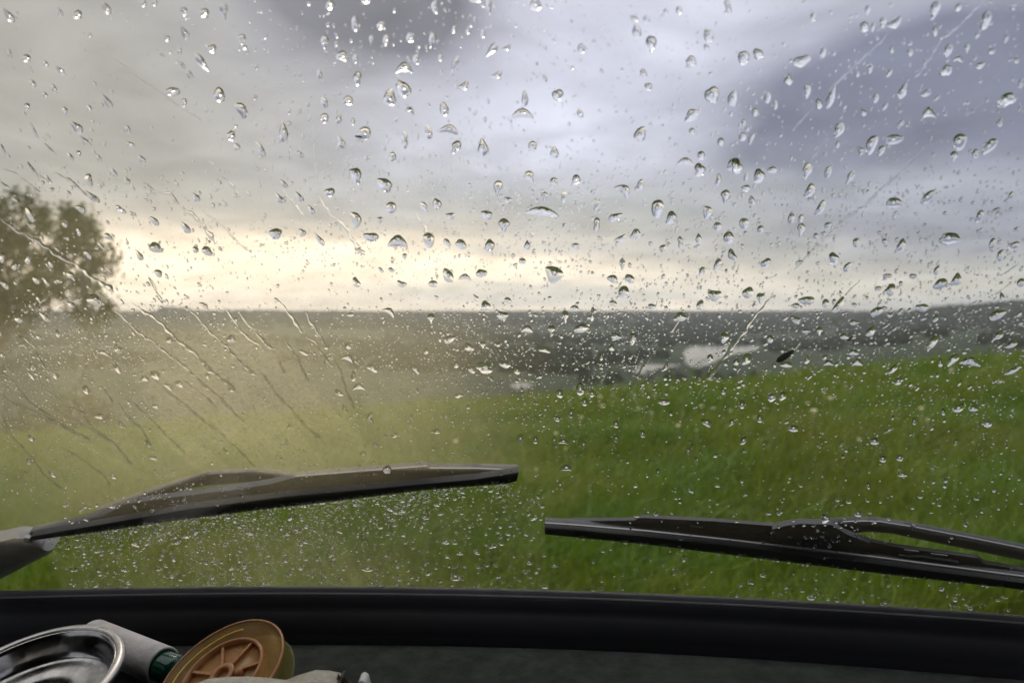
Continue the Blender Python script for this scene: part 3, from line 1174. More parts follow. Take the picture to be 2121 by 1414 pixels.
# left wiper
lw = strip('windscreen_wiper', [(68, 1107), (207, 1082), (394, 1049), (596, 1022), (778, 1007), (985, 987), (1071, 980)],
           [(62, 1101), (140, 1086), (207, 1068), (259, 1045), (340, 1033), (467, 1017), (560, 1002), (612, 988), (778, 975), (868, 968), (884, 966), (890, 971), (985, 971), (1072, 975)], .012, .006, M_wipg, car, .0015, 90,
           label='left wiper blade, greyed by grime and painted glare, its tip near mid windscreen')
strip('rubber_strip', [(57, 1120), (207, 1100), (363, 1077), (519, 1057), (726, 1033), (882, 1014), (1050, 1001), (1070, 996)],
      [(66, 1110), (207, 1086), (394, 1053), (596, 1027), (778, 1011), (985, 992), (1074, 978)], .0012, .006, M_black, lw, .0006, 90)
strip('spring_strip', [(207, 1086), (394, 1053), (596, 1027), (778, 1011), (985, 991)], [(207, 1084.5), (394, 1051.2), (596, 1025), (778, 1009.2), (985, 989.4)], .0100, .001, M_steel, lw, .0003, 60, 3)
strip('top_edge', [(250, 1047.5), (340, 1034), (467, 1018)], [(250, 1045), (340, 1031.6), (467, 1015.6)], .0105, .0012, M_wipg, lw, .0003, 40, 3)
strip('top_edge', [(612, 989), (778, 976), (868, 969), (884, 967.5)], [(612, 986.6), (778, 973.6), (868, 966.6), (884, 965)], .0105, .0012, M_steel, lw, .0003, 40, 3)
strip('top_edge', [(890, 972), (985, 972), (1071, 976)], [(890, 969.7), (985, 970), (1071, 973.8)], .0105, .0012, M_steel, lw, .0003, 30, 3)
strip('wiper_arm', [(197, 1068), (300, 1034), (420, 1006), (520, 998), (600, 1000)], [(197, 1061), (310, 1018), (425, 983), (470, 980), (519, 978), (560, 979), (585, 982), (606, 990)], .030, .005, M_wipg, lw, .002, 60,
      label='curved arm bow showing behind the left wiper blade')
strip('arm_head', [(-40, 1212), (0, 1199), (60, 1168), (104, 1146), (112, 1134)], [(-40, 1128), (0, 1121), (30, 1114), (66, 1116), (86, 1122)], .014, .012, M_arm, lw, .005, 40,
      label='pale grey wiper arm head at the lower left corner of the glass')
strip('arm_clip', [(50, 1124), (70, 1124)], [(50, 1113), (66, 1115)], .0085, .003, M_steel, lw, .001, 8, 5)
# right wiper
rw = strip('windscreen_wiper', [(1129, 1094), (1196, 1098), (1341, 1112), (1509, 1130), (1774, 1163), (2121, 1208), (2170, 1214)],
           [(1129, 1084), (1196, 1089), (1341, 1101), (1509, 1119), (1774, 1150), (2121, 1195), (2170, 1202)], .006, .006, M_wip, car, .0015, 90,
           label='right wiper blade, black and clear, its left tip near the middle of the windscreen')
strip('rubber_strip', [(1129, 1106), (1341, 1127), (1581, 1157), (1822, 1187), (2121, 1221), (2170, 1227)],
      [(1128, 1092), (1196, 1097), (1341, 1111), (1509, 1129), (1774, 1162), (2121, 1207), (2170, 1213)], .0012, .005, M_black, rw, .0006, 90)
strip('spring_strip', [(1129, 1085), (1196, 1089.5), (1341, 1101.5), (1509, 1119.5), (1774, 1150.5), (2121, 1195.5), (2170, 1202)],
      [(1129, 1083), (1196, 1087.5), (1341, 1099.7), (1509, 1117.7), (1774, 1148.5), (2121, 1193.5), (2170, 1200)], .0030, .0012, M_steel, rw, .0003, 90, 3)
strip('upper_frame', [(1129, 1087), (1196, 1090), (1341, 1102), (1509, 1120), (1620, 1130)], [(1129, 1080), (1200, 1078.5), (1317, 1077), (1319, 1072.5), (1335, 1072), (1480, 1079), (1605, 1089), (1625, 1087)], .012, .003, M_wip, rw, .0010, 80)
strip('upper_frame', [(1735, 1130), (1850, 1152), (1990, 1172), (2121, 1190), (2170, 1197)], [(1735, 1103), (1800, 1120), (1851, 1131), (1990, 1150), (2030, 1156), (2041, 1166), (2121, 1180), (2170, 1188)], .012, .003, M_wip, rw, .0010, 70)
strip('bridge', [(1860, 1151), (1920, 1156), (1985, 1166)], [(1862, 1147), (1920, 1151), (1985, 1161)], .0105, .002, M_wipg, rw, .0012, 20, 5)
strip('connector', [(1596, 1118), (1640, 1127), (1700, 1138), (1760, 1142), (1800, 1144)], [(1600, 1096), (1628, 1088), (1660, 1084), (1722, 1086), (1752, 1105), (1802, 1124)], .009, .005, M_wip, rw, .0015, 40,
      label='broad joint where the arm clips on the right wiper blade')
arm = strip('wiper_arm', [(1715, 1102), (1745, 1106), (1798, 1100), (1850, 1104), (1883, 1112), (2000, 1136), (2121, 1161), (2240, 1190)],
            [(1700, 1084), (1745, 1081), (1788, 1079.5), (1822, 1080.5), (1850, 1085), (1890, 1091), (2000, 1112), (2121, 1136), (2240, 1164)], .022, .005, M_wip, rw, .0025, 80,
            label='bent arm rising over the right wiper blade and leaving the picture at the right')
strip('arm_edge', [(1745, 1082.5), (1788, 1081), (1822, 1082), (1890, 1092.5), (2000, 1113.5), (2121, 1137.5)], [(1745, 1080.5), (1788, 1079), (1822, 1080), (1890, 1090.5), (2000, 1111.3), (2121, 1135.5)], .0190, .001, M_steel, rw, .0003, 60, 3)
strip('rivet', [(1890, 1095), (1897, 1096)], [(1890, 1088), (1897, 1090)], .0175, .002, M_steel, rw, .001, 5, 4)
def slotbar(px, py, w, par):
    strip('slot_edge', [(px, py+1), (px+w, py+1+w*.12)], [(px, py-1), (px+w, py-1+w*.12)], .0108, .0008, M_steel, par, .0002, 5, 3)
slotbar(1874, 1139, 30, rw); slotbar(1929, 1147, 34, rw); slotbar(1430, 1089, 26, rw)

# ------------------------------------------------------------------ things on the dashboard
def scr(px, py, Y, major_deg, ratio):
    """centre and facing of a round thing measured from its outline: long axis angle (screen) and flattening"""
    c = at_y(px, py, Y); v = (c - Vector((0, 0, CAM_Z))).normalized()
    right = v.cross(Vector((0, 0, 1))).normalized(); up = right.cross(v)
    a = math.radians(major_deg); mj = right*math.cos(a) + up*math.sin(a); mn = -right*math.sin(a) + up*math.cos(a)
    ph = math.acos(ratio); n = (-v*math.cos(ph) + mn*math.sin(ph)).normalized()
    return c, n, mj, (c - Vector((0, 0, CAM_Z))).length
# steel dish
def _steel(t, b, tc):
    b.inputs['Roughness'].default_value = .22; n = t.noise(tc, 90, 6, .7)
    t.put(b.inputs['Roughness'], t.mapr(n, .3, .7, .10, .26)); t.put(b.inputs['Base Color'], t.mix(t.mapr(t.noise(tc, 60, 5, .7), .35, .7), (.20, .195, .19), (.42, .40, .38)))
M_dish = mat('brushed_steel', rough=.25, metal=1., build=_steel)
c, n, mj, dist = scr(46, 1416, .40, 13, .50)
R = 186/F*.40*1.04
bowl = empty('metal_dish', tuple(c - n*.03), 'shallow round steel dish with a flat rim, tilted at the left end of the dashboard', 'dish')
M = frame_mat(c, n, mj)
prof = [(0, -.30), (.28, -.30), (.33, -.305), (.36, -.33), (.50, -.335), (.55, -.33), (.60, -.315), (.72, -.31), (.775, -.30), (.80, -.27), (.825, -.20), (.86, -.06), (.885, -.012), (.905, 0)]
V, Fc = lathe([(r*R, h*R) for r, h in prof] + [(r*R, h*R-.0014) for r, h in prof[::-1]], 96)
mesh_obj('basin', xf(M, V), Fc, M_dish, bowl)
V, Fc = lathe([(.905*R, .0), (.93*R, .0012), (.985*R, .0006), (1.0*R, -.0008), (1.0*R, -.0028), (.985*R, -.003), (.93*R, -.0008), (.905*R, -.0016)], 96, True)
mesh_obj('rim', xf(M, V), Fc, mat('rim_steel', (.42, .40, .38), .34, metal=1., var=.15, vscale=80), bowl)
# grey tube with a green glass neck inside
a = at_plane(193, 1318, CAM_Z-.2378); b = at_plane(338, 1378, CAM_Z-.2378); a = Vector(a); b = Vector(b); d = (b-a).normalized()
tb = empty('grey_tube', tuple((a+b)/2), 'matt grey tube behind the metal dish, dark green plug in its right end', 'tube')
M_tube = mat('grey_card_tube', (.42, .39, .38), .7, bump=.5, bscale=250, var=.22, vscale=70)
rt = .0122; L = (b-a).length
V, Fc = lathe([(rt*.86, 0), (rt*.97, -.0004), (rt, .0006), (rt, L*.5), (rt, L-.0006), (rt*.97, L), (rt*.86, L), (rt*.86, L*.5)], 48, True)
MM = frame_mat(a, d, (0, 0, 1)); mesh_obj('sleeve', xf(MM, V), Fc, M_tube, tb); 
def _gg(t, b_, tc): b_.inputs['Transmission Weight'].default_value = .55
M_green = mat('dark_green_glass', (.004, .09, .055), .12, build=_gg)
V, Fc = lathe([(0, L*.3), (rt*.80, L*.3), (rt*.80, L+.013), (rt*.74, L+.016), (0, L+.016)], 40); mesh_obj('green_plug', xf(MM, V), Fc, M_green, tb)
# amber spool
def _amber(col, clear, rough, tint=None):
    """tinted clear plastic: part of the light goes straight through, part is caught by the plastic"""
    m = mat('amber_plastic', col, rough, var=.15, vscale=90); t = NT(m.node_tree); b_ = m.node_tree.nodes['Principled BSDF']
    tr = t.n('ShaderNodeBsdfTransparent'); tr.inputs[0].default_value = (*(tint or (.88, .74, .54)), 1)
    mx = t.n('ShaderNodeMixShader'); mx.inputs[0].default_value = 1-clear
    t.put(mx.inputs[1], tr.outputs[0]); t.put(mx.inputs[2], b_.outputs[0])
    o = [q for q in t.nt.nodes if q.type == 'OUTPUT_MATERIAL'][0]; t.put(o.inputs[0], mx.outputs[0])
    return m
M_am = _amber((.60, .40, .16), .82, .25); M_am2 = _amber((.36, .16, .05), .25, .3, (.8, .5, .25)); M_am3 = _amber((.62, .36, .17), .62, .35)
c, n, mj, dist = scr(458, 1394, .40, 30, .60)
R = 138/F*.40*1.0
sp_ = empty('fishing_line_spool', tuple(c-n*.02), 'transparent amber spool of fishing line leaning on the dashboard beside the grey tube', 'spool')
M = frame_mat(c, n, mj)
def lt(name, prof, m, parent, seg=80, closed=True):
    V, Fc = lathe([(r*R, h*R) for r, h in prof], seg, closed); return mesh_obj(name, xf(M, V), Fc, m, parent)
fl = lt('front_flange', [(.64, -.02), (.64, .0), (.94, .0), (.955, .02), (.985, .022), (1.0, .005), (1.0, -.03), (.98, -.035), (.95, -.02)], M_am, sp_)
lt('edge_ring', [(.955, .024), (.975, .032), (.995, .028), (1.003, .012), (.99, .02), (.97, .024)], M_am2, fl)
lt('inner_ring', [(.61, -.28), (.61, .008), (.625, .016), (.65, .016), (.66, .002), (.65, -.28)], M_am2, sp_)
lt('back_web', [(.0, -.085), (.605, -.085), (.605, -.105), (.0, -.105)], M_am3, sp_, closed=False)
lt('hub', [(.115, -.24), (.115, -.01), (.13, .004), (.19, .004), (.20, -.01), (.20, -.24)], M_am2, sp_, 40)
for k in range(7):
    th = 2*math.pi*k/7 + .3; w = .022
    P = []
    for r in (.19, .61):
        for s in (-1, 1):
            for h in (-.084, -.02): P.append((R*(r*math.cos(th)-s*w*math.sin(th)), R*(r*math.sin(th)+s*w*math.cos(th)), R*h))
    mesh_obj('spoke', xf(M, P), [(0, 1, 3, 2), (4, 6, 7, 5), (0, 4, 5, 1), (2, 3, 7, 6), (1, 5, 7, 3), (0, 2, 6, 4)], M_am2, sp_, smooth=False)
lt('rear_flange', [(.20, -.40), (.20, -.375), (.97, -.375), (1.0, -.36), (1.01, -.39), (.99, -.41)], _amber((.25, .24, .10), .70, .25, (.8, .8, .5)), sp_)
def _line(t, b_, tc):
    b_.inputs['Transmission Weight'].default_value = .3
    bp = t.n('ShaderNodeBump'); bp.inputs['Strength'].default_value = 1.; bp.inputs['Distance'].default_value = .002
    t.put(bp.inputs['Height'], t.noise(tc, 420, 3, .6, 1.)); t.put(b_.inputs['Normal'], bp.outputs[0])
rowsW = [(.50, -.36)] + [(.585 + (.006 if i % 2 else 0), -.36 + .24*i/24) for i in range(25)] + [(.50, -.12)]
lt('wound_line', rowsW, mat('fishing_line', (.90, .78, .50), .12, build=_line), sp_)
# a loose end of line catching the light on the flange
lp = [(R*(.80+.02*math.sin(t_*3))*math.cos(t_), R*(.80+.02*math.sin(t_*3))*math.sin(t_), R*.012) for t_ in np.linspace(.75, 2.9, 40)]
V, Fc = tube(xf(M, lp), [.00035]*40, 6); mesh_obj('loose_line', V, Fc, mat('yellow_line', (.85, .55, .08), .2), sp_)
V, Fc = tube(xf(M, [(R*.20, -R*.22, -R*.09), (R*.20, -R*.22, R*.01), (R*.195, -R*.225, R*.03)]), [.0025, .0025, .0012], 12); mesh_obj('locking_pin', V, Fc, M_am2, sp_)

# grey moulded clip in front, torn card, small tip
M_clip = mat('sandy_grey_plastic', (.30, .28, .23), .75, bump=.9, bscale=650, var=.22, vscale=350)
def moulded(name, pts, Y0, depth, m, parent, cx=None):
    """a shell with a rounded upper edge: outline taken at distance Y0, body running away from the driver"""
    V = []; x, y = interp(pts, 50); rows = [(0, 16, 0), (0, 2.5, 0), (.08, .8, .001), (.25, 0, 0), (.6, -.0, 0), (.9, .8, 0), (1, 3, 0), (1, 20, 0)]
    for i in range(50):
        for s, dn, _ in rows:
            p = at_y(x[i], y[i], Y0) ; V.append((p.x, p.y + depth*s, p.z - dn*Y0/F))
    Fc = grid_faces(50, len(rows)); return mesh_obj(name, V, Fc, m, parent)
cp = empty('moulded_clip', tuple(at_y(540, 1440, .37)), 'sandy grey moulded plastic clip lying in front of the amber spool', 'clip')
def prism(name, pts, Y0, depth, m, parent, bev=.0015, drop=0.):
    x, y = np.array(pts, float).T; n = len(x)
    A = [at_y(a_, b_, Y0) for a_, b_ in zip(x, y)]; B = [Vector((p.x*(1+depth*.4), p.y+depth, p.z+drop)) for p in A]
    bm = bmesh.new(); va = [bm.verts.new(p) for p in A]; vb = [bm.verts.new(p) for p in B]
    bm.faces.new(va[::-1]); bm.faces.new(vb)
    for i in range(n): bm.faces.new((va[i], va[(i+1) % n], vb[(i+1) % n], vb[i]))
    bmesh.ops.recalc_face_normals(bm, faces=bm.faces)
    bmesh.ops.bevel(bm, geom=[e for e in bm.edges], offset=bev, segments=3, affect='EDGES', profile=.6)
    me = bpy.data.meshes.new('tmp'); bm.to_mesh(me); bm.free()
    V = [tuple(v.co) for v in me.vertices]; Fc = [tuple(p.vertices) for p in me.polygons]
    o = mesh_obj(name, V, Fc, m, parent); sharp(o, 35); return o
prism('shell', [(372, 1480), (374, 1448), (392, 1432), (415, 1423), (455, 1419), (500, 1418), (545, 1421), (580, 1426), (618, 1434), (640, 1444), (640, 1480)], .36, .012, M_clip, cp, .0022, -.001)
prism('end_block', [(560, 1440), (600, 1424), (640, 1412), (668, 1413), (697, 1419), (690, 1440), (682, 1470), (560, 1470)], .385, .016, M_clip, cp, .0009, -.001)
prism('dark_end', [(698.5, 1417), (705, 1414), (694, 1446), (684, 1446), (692, 1432)], .384, .015, M_black, cp, .0005)
tc_ = empty('torn_card', tuple(at_y(708, 1412, .39)), 'scrap of torn brown cardboard beside the end of the moulded clip', 'scrap')
V = []; Fc = []
bp_ = [(690, 1416), (697, 1404), (701, 1394), (704, 1400), (709, 1403), (714, 1401), (718, 1409), (726, 1412), (732, 1422), (700, 1430)]
for k, (sx, sy, dep) in enumerate(((0, 0, 0), (0, 0, .004))):
    for px, py in bp_:
        p = at_y(px+random.uniform(-1, 1), py+random.uniform(-1, 1), .392+dep+random.uniform(-.001, .001)); V.append(p)
nb = len(bp_); Fc = [tuple(range(nb))[::-1], tuple(range(nb, 2*nb))] + [(i, (i+1) % nb, nb+(i+1) % nb, nb+i) for i in range(nb)]
mesh_obj('card', V, Fc, mat('brown_card', (.16, .085, .045), .9, bump=.8, bscale=500, var=.4, vscale=300), tc_, smooth=False)
tp_ = prism('plastic_tip', [(738, 1440), (742, 1412), (749, 1408), (758, 1413), (764, 1440)], .37, .01, mat('pale_grey_plastic', (.42, .40, .40), .5), None, .0012)
tag(tp_, 'small pale grey plastic tip poking up right of the torn card', 'plastic piece')
# ------------------------------------------------------------------ rain on the windscreen
def water_mat():
    m = bpy.data.materials.new('rain_water'); m.use_nodes = True; t = NT(m.node_tree); m.node_tree.nodes.clear()
    out = t.n('ShaderNodeOutputMaterial'); g = t.n('ShaderNodeBsdfGlass'); g.inputs['IOR'].default_value = 1.333
    g.inputs['Roughness'].default_value = 0.0; g.inputs['Color'].default_value = (1, 1, 1, 1)
    t.put(out.inputs[0], g.outputs[0]); return m
M_rain = water_mat()
GAP = .00012
RHO = np.array([0, .22, .42, .6, .74, .85, .92, .97, 1.0])
def cap_profile(rho, cdeg):
    c = math.radians(cdeg); Rr = 1/math.sin(c)
    return np.sqrt(np.maximum(Rr*Rr - rho*rho, 0)) - Rr*math.cos(c)     # height in units of the foot radius
def flipped(V, f, N):
    a, b, c = (np.asarray(V[i], float) for i in f[:3]); return float(np.dot(np.cross(b-a, c-a), N)) < 0
def drop_mesh(cx, cy, L, W, ang, shape, r, cdeg, seg=28):
    th = np.linspace(0, 2*math.pi, seg, endpoint=False)
    amp = {'p': .12, 'b': .075, 'r': .03}.get(shape, .045)
    mod = 1 + amp*(.6*math.cos(0)*np.cos(2*th+r.uniform(0, 6.28)) + .8*np.cos(3*th+r.uniform(0, 6.28)) + .35*np.cos(5*th+r.uniform(0, 6.28)))
    rho = RHO if seg > 20 else np.array([0, .45, .8, 1.0])
    a = np.outer(rho, np.cos(th)*mod); b = np.outer(rho, np.sin(th)*mod)
    wid = np.ones_like(a)
    if shape == 't': wid = np.clip(.30+.70*(a+1)/1.35, .2, 1.02)
    elif shape == 'u': wid = np.clip(.30+.70*(1-a)/1.35, .2, 1.02)
    elif shape == 'm': wid = 1 - .58/(1+np.exp(-(a-.10)*9))
    elif shape == 'd': wid = 1 - .38*np.exp(-((a-.05)/.28)**2)
    b = b*wid
    bend = {'a': .62, 'b': r.uniform(-.22, .22)}.get(shape, 0)
    A = a*L/2; B = b*W/2
    if shape == 'a':
        B = B*(1-.25*np.abs(a)) + bend*(a*a-.35)*W*.8
    elif bend: B = B + bend*(a*a-.3)*W
    t = math.radians(ang); ca, sa = math.cos(t), math.sin(t)
    px = cx + A*ca - B*sa; py = cy + A*sa + B*ca
    # height: the water hangs a little toward the low end
    rad = W/2/F
    dist = float(np.linalg.norm(hit(cx, cy) - np.array([0, 0, CAM_Z])))
    hgt = cap_profile(rho, cdeg)[:, None]*(W/2*dist/F)*(.62+.38*wid)
    hgt = hgt*(1+.22*np.clip((py-cy)/(L/2+1e-6), -1, 1))
    P = hit(px, py, GAP); N = gnormal(P[..., 0])
    top = P + N*hgt[..., None]
    V = top.reshape(-1, 3); nrg = len(rho)
    rim = P[-1]
    V = np.concatenate([V, rim, P[0, :1]])
    Fc = grid_faces(nrg, seg, True)
    # the top ring collapses to one point
    Fc = [q[::-1] for q in Fc[seg:]] + [(0, seg+(j+1) % seg, seg+j) for j in range(seg)]
    if flipped(V, Fc[0], N[0, 0]): Fc = [q[::-1] for q in Fc]
    o = nrg*seg
    back = [(o+seg, o+(j+1) % seg, o+j) for j in range(seg)]
    if not flipped(V, back[0], N[0, 0]): back = [q[::-1] for q in back]
    return V, Fc + back
def clean(me):
    bm = bmesh.new(); bm.from_mesh(me)
    loose = [v for v in bm.verts if not v.link_faces]
    bmesh.ops.delete(bm, geom=loose, context='VERTS')
    # outward: the dome faces away from the driver
    bm.faces.ensure_lookup_table(); bm.to_mesh(me); bm.free()

D = DROPS
rows = []
for ln in D.strip().splitlines():
    q = ln.split('#')[0].split()
    if len(q) < 4: continue
    cx, cy, L, W = map(float, q[:4])
    ang = float(q[4]) if len(q) > 4 else 90.
    sh = q[5] if len(q) > 5 else 'r'
    rows.append((cx, cy, L, W, ang, sh))
rows.sort(key=lambda q: -q[2]*q[3])
LAND = [(15, 15, 'the top left corner'), (2110, 15, 'the top right corner'), (1060, 10, 'the middle of the top edge'), (530, 15, 'the top edge left of centre'), (1590, 15, 'the top edge right of centre'),
        (60, 430, 'the top of the tall birch'), (170, 470, 'the top of the shorter birch'), (40, 600, 'the trunk of the tall birch'), (190, 610, 'the hanging twigs of the shorter birch'),
        (360, 650, 'the bump on the skyline'), (500, 560, 'the left part of the bright sky glow'), (760, 560, 'the heart of the bright sky glow'), (1010, 570, 'the right end of the bright sky glow'),
        (1060, 650, 'the middle of the skyline'), (1400, 650, 'the skyline above the lake'), (1850, 620, 'the hill rising on the right skyline'), (2100, 610, 'the right end of the skyline'),
        (1490, 735, 'the large lake'), (1330, 765, 'the narrow arm of the lake'), (1083, 800, 'the small pond'), (1750, 740, 'the meadow brow near the lake'), (2080, 740, 'the meadow brow at the right edge'),
        (1850, 260, 'the dark cloud at the upper right'), (1850, 450, 'the pale streak under the dark cloud'), (1700, 130, 'the upper rim of the dark cloud'), (2090, 330, 'the right edge beside the dark cloud'),
        (1250, 200, 'the brightest patch of high cloud'), (1200, 400, 'the grey sky above the middle'), (760, 60, 'the dark cloud at the top'), (850, 330, 'the grey sky above the glow'), (450, 200, 'the warm grey sky upper left'),
        (250, 330, 'the sky above the birches'), (20, 250, 'the left edge of the upper sky'), (1072, 985, 'the tip of the left wiper'), (300, 1060, 'the left half of the left wiper'), (650, 990, 'the middle of the left wiper'),
        (1128, 1092, 'the tip of the right wiper'), (1680, 1085, 'the joint of the right wiper'), (2000, 1110, 'the arm of the right wiper'), (100, 900, 'the smeared, veiled glass at the lower left'), (420, 800, 'the long runs of water on the left'),
        (750, 780, 'the hazy valley left of centre'), (900, 720, 'the valley below the glow'), (1400, 900, 'the green meadow right of centre'), (1900, 900, 'the green meadow at the right'), (1250, 850, 'the near edge of the meadow in the middle'),
        (300, 1235, 'the trim below the left wiper'), (800, 1232, 'the trim at the lower middle'), (1250, 1245, 'the trim below the right wiper tip'), (1800, 1265, 'the trim at the lower right'), (620, 1130, 'the misted glass under the left wiper')]
SH = {'r': 'round', 'b': 'lopsided', 't': 'teardrop', 'u': 'upturned teardrop', 'm': 'mushroom-shaped', 'd': 'waisted', 'a': 'arched', 'p': 'many-cornered'}
NBIG = 300
big = rows[:NBIG]; small = rows[NBIG:]
desc = []
for i, (cx, cy, L, W, ang, sh) in enumerate(big):
    k = min(range(len(LAND)), key=lambda j: math.hypot(cx-LAND[j][0], (cy-LAND[j][1])*1.3)); lx, ly, ln_ = LAND[k]
    size = 'large' if i < 45 else 'middling' if i < 150 else 'small'
    form = SH[sh]
    if sh in 'rb' and L/W > 1.7: form = 'long narrow'
    dx, dy = cx-lx, cy-ly
    edge = 'corner' in ln_ or 'edge' in ln_
    side = ('below' if dy > 0 else 'above') if abs(dy) > abs(dx) else ('right of' if dx > 0 else 'left of')
    if edge and 'top' in ln_: side = 'near'
    if math.hypot(dx, dy) < 22: side = 'over'
    desc.append((size, form, side, ln_, math.hypot(dx, dy)))
from collections import defaultdict
grp = defaultdict(list)
for i, q in enumerate(desc): grp[q[:4]].append(i)
ORD = ['nearest', 'second nearest', 'third nearest', 'fourth nearest', 'fifth nearest', 'sixth nearest', 'seventh nearest', 'eighth nearest', 'ninth nearest', 'tenth nearest']
lab = {}
for k, ids in grp.items():
    size, form, side, ln_ = k
    if len(ids) == 1: lab[ids[0]] = f'{size} {form} raindrop {side} {ln_}'
    else:
        for r_, i in enumerate(sorted(ids, key=lambda j: desc[j][4])):
            lab[i] = f'{size} {form} raindrop {side} {ln_}, {ORD[min(r_, 9)]}'
def cdeg_for(r, cy=0): return r.uniform(40, 64) if cy < 560 else r.uniform(34, 50) if cy < 640 else r.uniform(34, 50) if cy < 980 else r.uniform(60, 78)
for i, (cx, cy, L, W, ang, sh) in enumerate(big):
    r = random.Random(int(cx*31+cy*7))
    V, Fc = drop_mesh(cx, cy, L, W, ang, sh, r, cdeg_for(r, cy))
    loc = tuple(hit(cx, cy, GAP))
    o = mesh_obj('raindrop', V, Fc, M_rain, None, True, loc); clean(o.data)
    tag(o, lab[i], 'raindrop', 'raindrops on the windscreen')

